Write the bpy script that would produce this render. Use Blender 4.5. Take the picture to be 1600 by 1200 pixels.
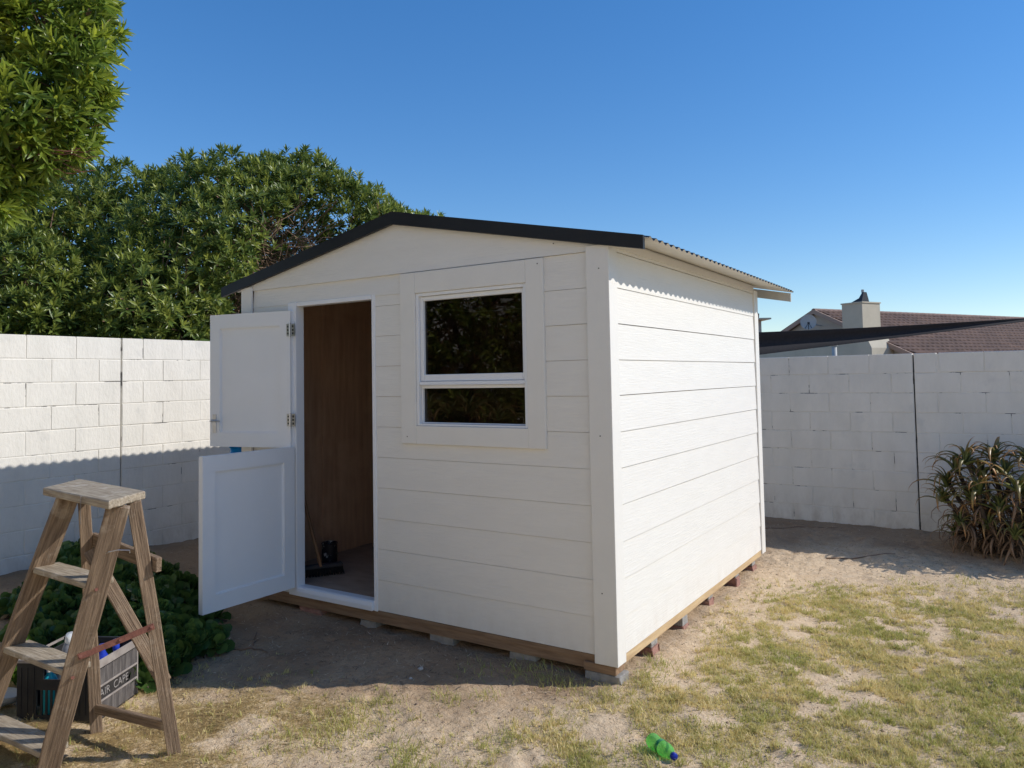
import bpy, bmesh, math, random
import numpy as np
from mathutils import Vector, Matrix, noise as mnoise

for _o in list(bpy.data.objects):
    bpy.data.objects.remove(_o)
SC = bpy.context.scene
COL = SC.collection
rnd = random.Random(7)
rng = np.random.default_rng(11)

# ------------------------------------------------------------------ camera
CAMP = Vector((1.7784, -3.7537, 1.5281))
cam_d = bpy.data.cameras.new('camera')
cam = bpy.data.objects.new('camera', cam_d)
COL.objects.link(cam)
cam_d.sensor_width = 36.0
cam_d.lens = 36.0 * 1176.39 / 1600.0
cam_d.shift_y = (535.89 - 600.0) / 1600.0
cam_d.clip_start, cam_d.clip_end = 0.05, 3000
YAW, PITCH, ROLL = 0.5718, 0.0458, -0.0181
fw = Vector((-math.sin(YAW) * math.cos(PITCH), math.cos(YAW) * math.cos(PITCH), math.sin(PITCH)))
rt = Vector((math.cos(YAW), math.sin(YAW), 0))
up = rt.cross(fw)
R2 = math.cos(ROLL) * rt + math.sin(ROLL) * up
U2 = -math.sin(ROLL) * rt + math.cos(ROLL) * up
cam.matrix_world = Matrix(((R2.x, U2.x, -fw.x, CAMP.x), (R2.y, U2.y, -fw.y, CAMP.y),
                           (R2.z, U2.z, -fw.z, CAMP.z), (0, 0, 0, 1)))
SC.camera = cam

# ------------------------------------------------------------------ sky, sun, exposure
SUN = Vector((0.85, 0.525, 0.722)).normalized()
EL = math.asin(SUN.z)
AZ = math.atan2(SUN.x, SUN.y)              # clockwise from +Y
world = bpy.data.worlds.new('World')
SC.world = world
world.use_nodes = True
wn = world.node_tree
wn.nodes.clear()
wo = wn.nodes.new('ShaderNodeOutputWorld')
bg = wn.nodes.new('ShaderNodeBackground')
sky = wn.nodes.new('ShaderNodeTexSky')
sky.sky_type = 'NISHITA'
sky.sun_disc = False
sky.sun_elevation = EL
sky.sun_rotation = AZ
sky.altitude = 0
sky.air_density = 1.0
sky.dust_density = 0.0
sky.ozone_density = 4.0
bg.inputs['Strength'].default_value = 0.149
gam_ = wn.nodes.new('ShaderNodeGamma'); gam_.inputs[1].default_value = 0.79
hsv_ = wn.nodes.new('ShaderNodeHueSaturation'); hsv_.inputs['Saturation'].default_value = 1.41; hsv_.inputs['Hue'].default_value = 0.508
wn.links.new(sky.outputs[0], gam_.inputs[0]); wn.links.new(gam_.outputs[0], hsv_.inputs['Color']); wn.links.new(hsv_.outputs[0], bg.inputs[0])
wn.links.new(bg.outputs[0], wo.inputs[0])
sun_d = bpy.data.lights.new('sun', 'SUN')
sun_d.energy = 2.85
sun_d.angle = math.radians(0.53)
sun_d.color = (1.0, 0.955, 0.89)
sun = bpy.data.objects.new('sun', sun_d)
sun.rotation_euler = SUN.to_track_quat('Z', 'Y').to_euler()
sun.location = (20, 12, 18)
COL.objects.link(sun)
vs = SC.view_settings
vs.view_transform = 'Standard'
vs.look = 'None'
vs.gamma = 1.0
vs.exposure = 0.52
vs.use_curve_mapping = False

# ------------------------------------------------------------------ helpers: materials
def mat(name, c1, c2=None, scale=6.0, stretch=(1, 1, 1), rough=0.7, bump=0.0, bscale=60.0, bstretch=None, dirt=None,
        spec=0.3, metal=0.0, c3=None, s3=1.5, t3=(0.55, 0.7), space='Position', trans=0.0, detail=6.0, tint=None):
    """noise-varied principled material; c3 = stains in patches of their own"""
    m = bpy.data.materials.new(name)
    m.use_nodes = True
    nt = m.node_tree
    n, l = nt.nodes, nt.links
    n.clear()
    out = n.new('ShaderNodeOutputMaterial')
    p = n.new('ShaderNodeBsdfPrincipled')
    p.inputs['Roughness'].default_value = rough
    p.inputs['Metallic'].default_value = metal
    p.inputs['Specular IOR Level'].default_value = spec
    if space == 'Position':
        g = n.new('ShaderNodeNewGeometry'); src = g.outputs['Position']
    else:
        g = n.new('ShaderNodeTexCoord'); src = g.outputs['Object']
    def noise(sc, st, det=detail):
        mp = n.new('ShaderNodeMapping'); mp.inputs['Scale'].default_value = st
        l.new(src, mp.inputs[0])
        t = n.new('ShaderNodeTexNoise'); t.inputs['Scale'].default_value = sc
        t.inputs['Detail'].default_value = det; t.inputs['Roughness'].default_value = 0.62
        l.new(mp.outputs[0], t.inputs['Vector'])
        return t.outputs['Fac']
    def mix(fac, a, b):
        x = n.new('ShaderNodeMix'); x.data_type = 'RGBA'
        if hasattr(fac, 'links'): l.new(fac, x.inputs[0])
        else: x.inputs[0].default_value = fac
        for k, v in ((6, a), (7, b)):
            if hasattr(v, 'links'): l.new(v, x.inputs[k])
            else: x.inputs[k].default_value = (*v, 1)
        return x.outputs[2]
    def ramp(s, a, b):
        r = n.new('ShaderNodeMapRange'); r.inputs[1].default_value = a; r.inputs[2].default_value = b
        l.new(s, r.inputs[0]); return r.outputs[0]
    col = c1
    if c2 is not None:
        col = mix(ramp(noise(scale, stretch), 0.32, 0.68), c1, c2)
    if c3 is not None:
        col = mix(ramp(noise(s3, (1, 1, 1)), *t3), col, c3)
    if tint is not None:
        a = n.new('ShaderNodeAttribute'); a.attribute_name = 'tint'
        col = mix(a.outputs['Fac'], col, tint)
    if dirt is not None:                                    # soil splashed up from the ground, thinning out by height top
        top, dc, amt = dirt
        sx = n.new('ShaderNodeSeparateXYZ'); l.new(src, sx.inputs[0])
        mr = n.new('ShaderNodeMapRange'); mr.inputs[1].default_value = top; mr.inputs[2].default_value = top - .30
        mr.inputs[4].default_value = amt; l.new(sx.outputs[2], mr.inputs[0])
        mu = n.new('ShaderNodeMath'); mu.operation = 'MULTIPLY'; l.new(mr.outputs[0], mu.inputs[0])
        l.new(ramp(noise(9.0, (1, 1, .5)), .42, .66), mu.inputs[1])
        col = mix(mu.outputs[0], col, dc)
    if hasattr(col, 'links'): l.new(col, p.inputs['Base Color'])
    else: p.inputs['Base Color'].default_value = (*col, 1)
    if bump > 0:
        b = n.new('ShaderNodeBump'); b.inputs['Strength'].default_value = bump
        b.inputs['Distance'].default_value = 0.01
        l.new(noise(bscale, bstretch or stretch), b.inputs['Height'])
        l.new(b.outputs[0], p.inputs['Normal'])
    sh = p.outputs[0]
    if trans > 0:
        tr = n.new('ShaderNodeBsdfTranslucent')
        if hasattr(col, 'links'): l.new(col, tr.inputs[0])
        else: tr.inputs[0].default_value = (*col, 1)
        ms = n.new('ShaderNodeMixShader'); ms.inputs[0].default_value = trans
        l.new(sh, ms.inputs[1]); l.new(tr.outputs[0], ms.inputs[2]); sh = ms.outputs[0]
    l.new(sh, out.inputs[0])
    return m

def glass_mat(name, tint, refl=(1, 1, 1), ior=1.5, rough=0.0):
    m = bpy.data.materials.new(name); m.use_nodes = True
    nt = m.node_tree; n, l = nt.nodes, nt.links; n.clear()
    out = n.new('ShaderNodeOutputMaterial')
    t = n.new('ShaderNodeBsdfTransparent'); t.inputs[0].default_value = (*tint, 1)
    g = n.new('ShaderNodeBsdfGlossy'); g.inputs[0].default_value = (*refl, 1); g.inputs['Roughness'].default_value = rough
    f = n.new('ShaderNodeFresnel'); f.inputs[0].default_value = ior
    x = n.new('ShaderNodeMixShader')
    l.new(f.outputs[0], x.inputs[0]); l.new(t.outputs[0], x.inputs[1]); l.new(g.outputs[0], x.inputs[2])
    l.new(x.outputs[0], out.inputs[0])
    return m

M = {}
M['plank'] = mat('painted_fibre_cement', (0.80, 0.772, 0.715), (0.77, 0.742, 0.685), 3.0, (1, 1, 4), 0.55, 0.27, 6.0, (1.0, 1.0, 17), dirt=(.20, (.55, .47, .38), .32))
M['trim'] = mat('white_trim_paint', (0.80, 0.772, 0.715), (0.77, 0.742, 0.685), 4.0, (1, 1, 1), 0.5, 0.14, 40.0, dirt=(.18, (.55, .47, .38), .3))
M['door_white'] = mat('white_door_paint', (0.83, 0.835, 0.84), (0.80, 0.805, 0.81), 3.0, (1, 1, 1), 0.4, 0.05, 60.0)
M['wall'] = mat('white_limewashed_block', (0.79, 0.755, 0.685), (0.70, 0.67, 0.605), 5.0, (1, 1, .45), 0.9, 0.5, 38.0,
                c3=(0.56, 0.55, 0.52), s3=3.1, t3=(0.60, 0.84), dirt=(.30, (.40, .33, .25), .42))
M['mortar'] = mat('painted_mortar', (0.77, 0.735, 0.665), (0.70, 0.67, 0.605), 9.0, (1, 1, 1), 0.95, 0.4, 80.0, c3=(0.20, 0.19, 0.18), s3=4.5, t3=(.57, .62))
M['seam'] = mat('dark_joint_filler', (0.03, 0.03, 0.03), rough=0.9)
M['black'] = mat('black_paint', (0.010, 0.011, 0.014), (0.016, 0.017, 0.02), 5.0, rough=0.5, bump=0.05)
M['under'] = mat('cream_sheet_underside', (0.70, 0.67, 0.60), (0.62, 0.59, 0.52), 3.0, rough=0.6)
M['barge'] = mat('cream_barge', (0.55, 0.53, 0.47), (0.48, 0.46, 0.41), 3.0, rough=0.7)
M['ply'] = mat('brown_plywood', (0.60, 0.39, 0.255), (0.43, 0.27, 0.175), 5.0, (4, 4, 0.35), 0.6, 0.1, 40, c3=(0.68, 0.46, 0.30), s3=1.6, t3=(.5, .75))
M['plyfloor'] = mat('dusty_floor_board', (0.46, 0.33, 0.24), (0.32, 0.225, 0.16), 4.0, (1, 3, 1), 0.8, 0.1, 40)
M['beam_dark'] = mat('brown_timber_beam', (0.34, 0.22, 0.13), (0.20, 0.12, 0.07), 7.0, (0.6, 6, 6), 0.8, 0.25, 40)
M['beam_light'] = mat('pale_pine_beam', (0.62, 0.46, 0.26), (0.46, 0.31, 0.17), 7.0, (6, 0.6, 6), 0.8, 0.2, 40)
M['brick_red'] = mat('rough_red_brick', (0.40, 0.225, 0.175), (0.28, 0.145, 0.115), 18.0, rough=0.95, bump=0.8, bscale=50, c3=(0.45, 0.36, 0.30), s3=9, t3=(.55, .8))
M['brick_grey'] = mat('grey_concrete_block', (0.36, 0.34, 0.31), (0.26, 0.245, 0.22), 18.0, rough=0.95, bump=0.6, bscale=60)
M['wood'] = mat('weathered_wood', (0.33, 0.235, 0.155), (0.13, 0.087, 0.057), 11.0, (9, 9, 0.45), 0.85, 0.9, 9.0, (18, 18, 0.7),
                c3=(0.45, 0.37, 0.28), s3=7, t3=(.55, .75), space='Object')
M['wood_grey'] = mat('grey_weathered_wood', (0.47, 0.40, 0.30), (0.22, 0.17, 0.12), 11.0, (7, 7, 0.55), 0.85, 0.7, 9.0, (14, 14, 0.9),
                     c3=(0.58, 0.52, 0.44), s3=11, t3=(.56, .7), space='Object')
M['rust'] = mat('rusty_strap', (0.24, 0.10, 0.07), (0.15, 0.06, 0.045), 30, rough=0.85, bump=0.3)
M['steel'] = mat('bright_steel', (0.62, 0.62, 0.63), (0.5, 0.5, 0.5), 20, rough=0.3, metal=0.9)
M['dark_metal'] = mat('dark_metal', (0.04, 0.04, 0.045), rough=0.5)
M['glass'] = glass_mat('dark_window_glass', (0.42, 0.40, 0.38), (0.95, 0.95, 0.95), 1.5)
M['crate'] = mat('black_crate_plastic', (0.018, 0.018, 0.02), (0.03, 0.03, 0.03), 12, rough=0.55, bump=0.1)
M['crate_worn'] = mat('sun_bleached_crate_plastic', (0.045, 0.040, 0.038), (0.025, 0.023, 0.022), 14, (6, 6, 0.8), 0.8, 0.3, 40)
M['crate_rib'] = mat('bleached_crate_rib', (0.30, 0.27, 0.25), (0.13, 0.115, 0.11), 16, (5, 5, .6), 0.85, .2, 40)
M['crate_rim'] = mat('bleached_crate_rim', (0.36, 0.32, 0.29), (0.22, 0.19, 0.175), 14, rough=0.8, bump=0.2)
M['letter'] = mat('pale_lettering', (0.40, 0.37, 0.35), (0.22, 0.20, 0.19), 60, rough=0.8)
M['cyan'] = mat('cyan_plastic', (0.02, 0.42, 0.52), (0.02, 0.36, 0.46), 9, rough=0.35)
M['blue'] = mat('blue_plastic', (0.02, 0.05, 0.42), rough=0.3)
M['lilac'] = mat('lilac_plastic', (0.45, 0.43, 0.72), rough=0.35)
M['white_plastic'] = mat('white_plastic', (0.78, 0.78, 0.76), rough=0.4)
M['yellow'] = mat('yellow_print', (0.75, 0.48, 0.04), rough=0.4)
M['grey_plastic'] = mat('grey_plastic', (0.30, 0.30, 0.32), (0.22, 0.22, 0.24), 8, rough=0.45)
M['pale_grey'] = mat('pale_grey_plastic', (0.46, 0.47, 0.46), (0.38, 0.39, 0.38), 8, rough=0.55)
M['pipe_blue'] = mat('bright_blue_plastic', (0.01, 0.22, 0.55), rough=0.35)
M['broom_wood'] = mat('broom_handle_wood', (0.36, 0.20, 0.10), (0.28, 0.15, 0.08), 10, (5, 5, 1), 0.6)
M['bristle'] = mat('black_bristle', (0.012, 0.012, 0.012), rough=0.9)
M['tin'] = mat('splashed_dark_tin', (0.02, 0.02, 0.025), rough=0.4, c3=(0.55, 0.55, 0.54), s3=14, t3=(.56, .6))
M['plaster_white'] = mat('white_plaster', (0.78, 0.74, 0.66), (0.72, 0.68, 0.60), 1.5, rough=0.9)
M['bark'] = mat('grey_brown_bark', (0.16, 0.11, 0.08), (0.08, 0.055, 0.04), 14, (1, 1, 0.4), 0.9, 0.8, 30)
M['twig'] = mat('dry_twig', (0.30, 0.20, 0.13), (0.17, 0.11, 0.075), 10, rough=0.9)
M['leaf_bush'] = mat('dark_glossy_leaf', (0.115, 0.185, 0.040), (0.070, 0.130, 0.030), 2.0, rough=0.36, spec=0.5, trans=0.36, tint=(0.56, 0.58, 0.11))
M['leaf_tree'] = mat('bright_lance_leaf', (0.155, 0.245, 0.036), (0.10, 0.175, 0.030), 2.0, rough=0.34, spec=0.5, trans=0.45, tint=(0.58, 0.62, 0.07))
M['leaf_round'] = mat('dark_fleshy_leaf', (0.045, 0.105, 0.025), (0.030, 0.070, 0.018), 5.0, rough=0.38, spec=0.45, trans=0.18, tint=(0.20, 0.30, 0.07))
M['leaf_lime'] = mat('lime_leaf', (0.16, 0.30, 0.03), (0.11, 0.22, 0.025), 5.0, rough=0.45, trans=0.35)
M['aloe'] = mat('aloe_leaf', (0.20, 0.22, 0.06), (0.12, 0.15, 0.05), 4.0, rough=0.42, spec=0.45, trans=0.22, tint=(0.60, 0.27, 0.10))
M['aloe_dead'] = mat('dry_aloe_leaf', (0.30, 0.19, 0.115), (0.17, 0.11, 0.07), 8.0, rough=0.9)
M['aloe_stem'] = mat('aloe_stem', (0.10, 0.075, 0.055), (0.055, 0.042, 0.034), 12.0, rough=0.95, bump=0.7, bscale=40)
M['house_wall'] = mat('beige_plaster', (0.50, 0.44, 0.36), (0.44, 0.38, 0.31), 1.2, rough=0.9)
M['chimney'] = mat('cream_plaster', (0.56, 0.50, 0.39), (0.48, 0.43, 0.33), 1.5, rough=0.9)
M['barge_house'] = mat('dusty_rose_fascia', (0.42, 0.29, 0.22), (0.36, 0.25, 0.19), 2, rough=0.8)
M['tile'] = mat('brown_roof_tile', (0.165, 0.105, 0.085), (0.085, 0.054, 0.046), 3.4, rough=0.85, c3=(0.20, 0.12, 0.09), s3=.8, t3=(.5, .8))
M['ridge_tile'] = mat('pale_ridge_tile', (0.30, 0.20, 0.16), (0.22, 0.14, 0.11), 2.2, rough=0.85)
M['dish'] = mat('pale_dish', (0.52, 0.50, 0.47), (0.44, 0.43, 0.40), 3, rough=0.6)
M['sail'] = mat('charcoal_shade_cloth', (0.030, 0.028, 0.032), (0.022, 0.021, 0.024), 20, rough=0.9, bump=0.1)
M['pebble'] = mat('pale_pebble', (0.50, 0.47, 0.43), (0.38, 0.34, 0.30), 40, rough=0.9)

# ------------------------------------------------------------------ helpers: objects
WL = {}
def reg(o, loc): WL[o.name] = Vector(loc)
def wl(o):
    return WL[o.name] if o is not None else Vector((0, 0, 0))
def thing(name, label, cat, loc, group=None):
    o = bpy.data.objects.new(name, None); COL.objects.link(o)
    o.location = loc; o.empty_display_size = 0.1
    o['label'] = label; o['category'] = cat
    if group: o['group'] = group
    reg(o, loc)
    return o
def tag(o, label, cat, group=None):
    o['label'] = label; o['category'] = cat
    if group: o['group'] = group
    return o
def link(name, me, parent=None, M4=None):
    """link mesh (in world coordinates when M4 is None, else local with matrix M4)"""
    o = bpy.data.objects.new(name, me); COL.objects.link(o)
    if parent is not None:
        o.parent = parent
    base = wl(parent)
    if M4 is None:
        o.location = -base
        reg(o, (0, 0, 0))
    else:
        o.matrix_basis = Matrix.Translation(-base) @ M4
        reg(o, M4.translation)
    return o
def finish(me, mats, smooth):
    for m in (mats if isinstance(mats, (list, tuple)) else [mats]):
        me.materials.append(m)
    if smooth:
        me.polygons.foreach_set('use_smooth', [True] * len(me.polygons))
    me.update()
    return me
def mesh(name, V, F, mats, smooth=False, mi=None):
    me = bpy.data.meshes.new(name)
    me.from_pydata([tuple(v) for v in V], [], [tuple(f) for f in F])
    if mi is not None: me.polygons.foreach_set('material_index', mi)
    finish(me, mats, smooth)
    return me
def bigmesh(name, V, F, mats, smooth=False, mi=None, tint=None):
    """numpy arrays; F is (n,k) of one face size"""
    V = np.asarray(V, np.float32); F = np.asarray(F, np.int32)
    me = bpy.data.meshes.new(name)
    k = F.shape[1]
    me.vertices.add(len(V)); me.vertices.foreach_set('co', V.ravel())
    me.loops.add(F.size); me.loops.foreach_set('vertex_index', F.ravel())
    me.polygons.add(len(F))
    me.polygons.foreach_set('loop_start', np.arange(0, F.size, k, dtype=np.int32))
    me.polygons.foreach_set('loop_total', np.full(len(F), k, np.int32))
    if mi is not None: me.polygons.foreach_set('material_index', np.asarray(mi, np.int32))
    me.update(calc_edges=True)
    if tint is not None:
        a = me.attributes.new('tint', 'FLOAT', 'POINT'); a.data.foreach_set('value', np.asarray(tint, np.float32))
    finish(me, mats, smooth)
    me.validate()
    return me

class G:
    """collects boxes, bars, tubes, lathes into one mesh"""
    def __init__(s): s.V = []; s.F = []; s.MI = []
    def add(s, V, F, mi=0):
        b = len(s.V); s.V += [Vector(v) for v in V]
        for f in F: s.F.append([i + b for i in f]); s.MI.append(mi)
    def box(s, x0, x1, y0, y1, z0, z1, mi=0):
        s.add([(x0, y0, z0), (x1, y0, z0), (x1, y1, z0), (x0, y1, z0), (x0, y0, z1), (x1, y0, z1), (x1, y1, z1), (x0, y1, z1)],
              [(0, 3, 2, 1), (4, 5, 6, 7), (0, 1, 5, 4), (1, 2, 6, 5), (2, 3, 7, 6), (3, 0, 4, 7)], mi)
    def prism(s, poly, axis, a, b, mi=0):
        """extrude a polygon of (u,v) along axis between a and b; axis 'x': (y,z), 'y': (x,z), 'z': (x,y)"""
        def P(u, v, t):
            return {'x': (t, u, v), 'y': (u, t, v), 'z': (u, v, t)}[axis]
        n = len(poly)
        V = [P(u, v, a) for u, v in poly] + [P(u, v, b) for u, v in poly]
        F = [tuple(range(n))[::-1], tuple(range(n, 2 * n))] + [(i, (i + 1) % n, (i + 1) % n + n, i + n) for i in range(n)]
        s.add(V, F, mi)
    def tube(s, pts, radii, n=8, mi=0, caps=True):
        pts = [Vector(p) for p in pts]
        if not isinstance(radii, (list, tuple)): radii = [radii] * len(pts)
        rings = []
        ref = None
        for i, p in enumerate(pts):
            d = (pts[min(i + 1, len(pts) - 1)] - pts[max(i - 1, 0)]).normalized()
            if ref is None:
                ref = d.orthogonal().normalized()
            ref = (ref - d * ref.dot(d))
            ref = ref.normalized() if ref.length > 1e-5 else d.orthogonal().normalized()
            bt = d.cross(ref)
            rings.append([p + (ref * math.cos(2 * math.pi * k / n) + bt * math.sin(2 * math.pi * k / n)) * radii[i] for k in range(n)])
        V = [v for r in rings for v in r]
        F = []
        for i in range(len(pts) - 1):
            for k in range(n):
                F.append((i * n + k, i * n + (k + 1) % n, (i + 1) * n + (k + 1) % n, (i + 1) * n + k))
        if caps:
            F.append(tuple(range(n))[::-1]); F.append(tuple(range((len(pts) - 1) * n, len(pts) * n)))
        s.add(V, F, mi)
    def me(s, name, mats, smooth=False):
        return mesh(name, s.V, s.F, mats, smooth, s.MI)
    def build(s, name, mats, parent=None, smooth=False, bevel=0.0, M4=None):
        me = s.me(name, mats, smooth)
        if bevel > 0:
            bm = bmesh.new(); bm.from_mesh(me)
            bmesh.ops.recalc_face_normals(bm, faces=bm.faces)
            bmesh.ops.bevel(bm, geom=list(bm.edges), offset=bevel, segments=1, affect='EDGES', clamp_overlap=True)
            bm.to_mesh(me); bm.free()
        return link(name, me, parent, M4)

def barmat(p0, p1, side):
    p0, p1 = Vector(p0), Vector(p1)
    z = (p1 - p0).normalized()
    x = Vector(side); x = (x - z * x.dot(z)).normalized()
    y = z.cross(x)
    return Matrix(((x.x, y.x, z.x, p0.x), (x.y, y.y, z.y, p0.y), (x.z, y.z, z.z, p0.z), (0, 0, 0, 1))), (p1 - p0).length
def bar(name, p0, p1, w, t, side, m, parent, bev=0.003, wob=0.0, seed=0):
    """timber bar from p0 to p1, w wide along 'side', t thick; slight wobble so that edges are not ruler straight"""
    M4, L = barmat(p0, p1, side)
    r = random.Random(seed)
    V = []; F = []
    n = 7
    for i in range(n + 1):
        z = L * i / n
        dx, dy = r.uniform(-wob, wob), r.uniform(-wob, wob)
        ww = w * (1 + r.uniform(-wob, wob) * 6); 
        for sx, sy in ((-1, -1), (1, -1), (1, 1), (-1, 1)):
            V.append((sx * ww / 2 + dx, sy * t / 2 + dy, z))
    for i in range(n):
        for k in range(4):
            F.append((i * 4 + k, i * 4 + (k + 1) % 4, i * 4 + 4 + (k + 1) % 4, i * 4 + 4 + k))
    F.append((3, 2, 1, 0)); F.append(tuple(n * 4 + k for k in range(4)))
    me = mesh(name, V, F, m)
    bm = bmesh.new(); bm.from_mesh(me)
    ed = [e for e in bm.edges if e.is_manifold and e.calc_face_angle(0) > 0.6]
    bmesh.ops.bevel(bm, geom=ed, offset=bev, segments=1, affect='EDGES')
    bm.to_mesh(me); bm.free()
    return link(name, me, parent, M4)
def lathe(name, prof, m, parent=None, M4=None, n=20, smooth=True, mi=None):
    V = []; F = []; MI = []
    k = len(prof)
    for i in range(n):
        a = 2 * math.pi * i / n
        for r, z in prof: V.append((r * math.cos(a), r * math.sin(a), z))
    for i in range(n):
        for j in range(k - 1):
            F.append((i * k + j, ((i + 1) % n) * k + j, ((i + 1) % n) * k + j + 1, i * k + j + 1)); MI.append(mi[j] if mi else 0)
    me = mesh(name, V, F, m, smooth, MI)
    bm = bmesh.new(); bm.from_mesh(me); bmesh.ops.remove_doubles(bm, verts=bm.verts, dist=1e-5); bm.to_mesh(me); bm.free()
    return link(name, me, parent, M4)

def sstep(a, b, x):
    t = np.clip((x - a) / (b - a), 0, 1); return t * t * (3 - 2 * t)
_perm = rng.permutation(512)
_val = rng.random(4096)
def vnoise(x, y, seed=0):
    """value noise, numpy, 0..1"""
    x = np.asarray(x, float); y = np.asarray(y, float)
    xi = np.floor(x).astype(int); yi = np.floor(y).astype(int)
    fx = x - xi; fy = y - yi
    fx = fx * fx * (3 - 2 * fx); fy = fy * fy * (3 - 2 * fy)
    def h(a, b): return _val[(a * 374761 + b * 668265 + seed * 9176 + ((a * b) % 97) * 31) % 4096]
    return (h(xi, yi) * (1 - fx) + h(xi + 1, yi) * fx) * (1 - fy) + (h(xi, yi + 1) * (1 - fx) + h(xi + 1, yi + 1) * fx) * fy
def fbm(x, y, sc, oc=4, seed=0):
    s = 0; a = 0.5; tot = 0
    for o in range(oc):
        s = s + a * vnoise(np.asarray(x) * sc + 17.3 * o, np.asarray(y) * sc - 9.1 * o, seed + o); tot += a; a *= 0.5; sc *= 2.03
    return s / tot

# ------------------------------------------------------------------ ground
def ground_base(x, y):
    x = np.asarray(x, float); y = np.asarray(y, float)
    z = -0.118 + 0.15 * sstep(-3.9, -4.95, x) * sstep(4.5, -1.0, y) + 0.045 * sstep(3.4, 4.7, y) + 0.015 * sstep(-0.6, -1.8, x) * sstep(-0.8, -1.8, y)
    near = ((x > -7) & (x < 6) & (y > -6) & (y < 7))
    und = (fbm(x, y, 0.9, 3, 3) - 0.5) * 0.05
    return z + und * (~((x > -3.3) & (x < 0.3) & (y > -0.4) & (y < 3.2))) * near
def ground_z(x, y):
    n = 0.026 * (fbm(x, y, 6.0, 4, 5) - 0.5) * 1.6 + 0.017 * (fbm(x, y, 24.0, 2, 8) - 0.5)
    return ground_base(x, y) + n
def gz(x, y): return float(ground_z(np.array([x]), np.array([y]))[0])
def axis(lo, hi, d, far):
    a = list(np.arange(lo, hi + 1e-6, d)); s = d
    while a[-1] < far: s *= 1.45; a.append(a[-1] + s)
    s = d; b = [lo]
    while b[-1] > -far: s *= 1.45; b.append(b[-1] - s)
    return np.array(b[1:][::-1] + a)
GS = 0.019
GX, GY = axis(-5.1, 4.3, GS, 900), axis(-3.2, 5.0, GS, 900)
XX, YY = np.meshgrid(GX, GY)
ZZ = ground_z(XX, YY)
gx0, gy0 = int(np.argmin(np.abs(GX + 5.1))), int(np.argmin(np.abs(GY + 3.2)))
def dent(cx, cy, a, b, ang, dep):
    """a foot or heel mark: a shallow hollow with a raised lip"""
    R_ = 2.2 * a
    i0, i1 = np.searchsorted(GX, [cx - R_, cx + R_]); j0, j1 = np.searchsorted(GY, [cy - R_, cy + R_])
    X_, Y_ = XX[j0:j1, i0:i1] - cx, YY[j0:j1, i0:i1] - cy
    u = (X_ * math.cos(ang) + Y_ * math.sin(ang)) / a; v = (-X_ * math.sin(ang) + Y_ * math.cos(ang)) / b
    q = u * u + v * v
    ZZ[j0:j1, i0:i1] += dep * (-np.exp(-q * 1.6) + .55 * np.exp(-((np.sqrt(q) - 1.25) ** 2) * 9))
_dr = random.Random(42)
for _ in range(1100):
    _x, _y = _dr.uniform(-4.7, 4.0), _dr.uniform(-2.9, 4.7)
    if -3.2 < _x < .12 and -.1 < _y < 3.1: continue
    dent(_x, _y, _dr.uniform(.05, .14), _dr.uniform(.035, .06), _dr.uniform(0, 6.3), _dr.uniform(.004, .012))
_far = ground_z
def ground_z(x, y):
    x = np.asarray(x, float); y = np.asarray(y, float)
    fx = (x + 5.1) / GS; fy = (y + 3.2) / GS
    nx_, ny_ = int(9.4 / GS), int(8.2 / GS)
    i = np.clip(np.floor(fx).astype(int), 0, nx_ - 1); j = np.clip(np.floor(fy).astype(int), 0, ny_ - 1)
    a = np.clip(fx - i, 0, 1); b = np.clip(fy - j, 0, 1); I, J = i + gx0, j + gy0
    z = (ZZ[J, I] * (1 - a) + ZZ[J, I + 1] * a) * (1 - b) + (ZZ[J + 1, I] * (1 - a) + ZZ[J + 1, I + 1] * a) * b
    ins = (x > -5.1) & (x < 4.25) & (y > -3.2) & (y < 4.95)
    return np.where(ins, z, _far(x, y))
farm = np.maximum(np.abs(XX) - 12, np.abs(YY) - 12) > 0
ZZ = np.where(farm, -0.12, ZZ)
nx, ny = len(GX), len(GY)
idx = np.arange(nx * ny).reshape(ny, nx)
FF = np.stack([idx[:-1, :-1].ravel(), idx[:-1, 1:].ravel(), idx[1:, 1:].ravel(), idx[1:, :-1].ravel()], 1)

def soil_shade_mask(x, y):
    """dark humus by plants and walls; beside the shed partly shade painted in"""
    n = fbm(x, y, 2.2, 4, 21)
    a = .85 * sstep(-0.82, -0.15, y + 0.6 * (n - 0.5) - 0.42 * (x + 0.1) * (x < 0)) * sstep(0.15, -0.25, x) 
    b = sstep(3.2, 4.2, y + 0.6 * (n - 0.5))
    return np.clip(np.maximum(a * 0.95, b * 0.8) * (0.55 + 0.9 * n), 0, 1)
def grass_mask(x, y):
    n = fbm(x, y, 6.5, 4, 31); n2 = fbm(x, y, 1.3, 3, 37)
    reg = sstep(-0.30, 0.55, x - 0.15 * y + 0.5 * (n2 - .5)) * sstep(2.75, 1.6, y - 0.30 * x + 1.6 * (n2 - .5)) * (x < 8)
    left = 0.07 * sstep(0.5, -0.4, x) * sstep(-0.6, -1.2, y)
    t = reg + left
    return np.clip((n - 0.50) * 3.6 + 0.80 + (n2 - .5) * 1.0, 0, 1) * np.clip(t, 0, 1)
def straw_mask(x, y):
    n = fbm(x, y, 4.0, 4, 41)
    reg = sstep(-0.75, -1.25, x + 0.5 * (n - .5)) * sstep(-0.95, -1.35, y - 0.35 * (x + 1.6)) * (x > -3.6)
    return reg * np.clip((n - 0.40) * 4 + 0.25, 0, 1)

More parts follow.
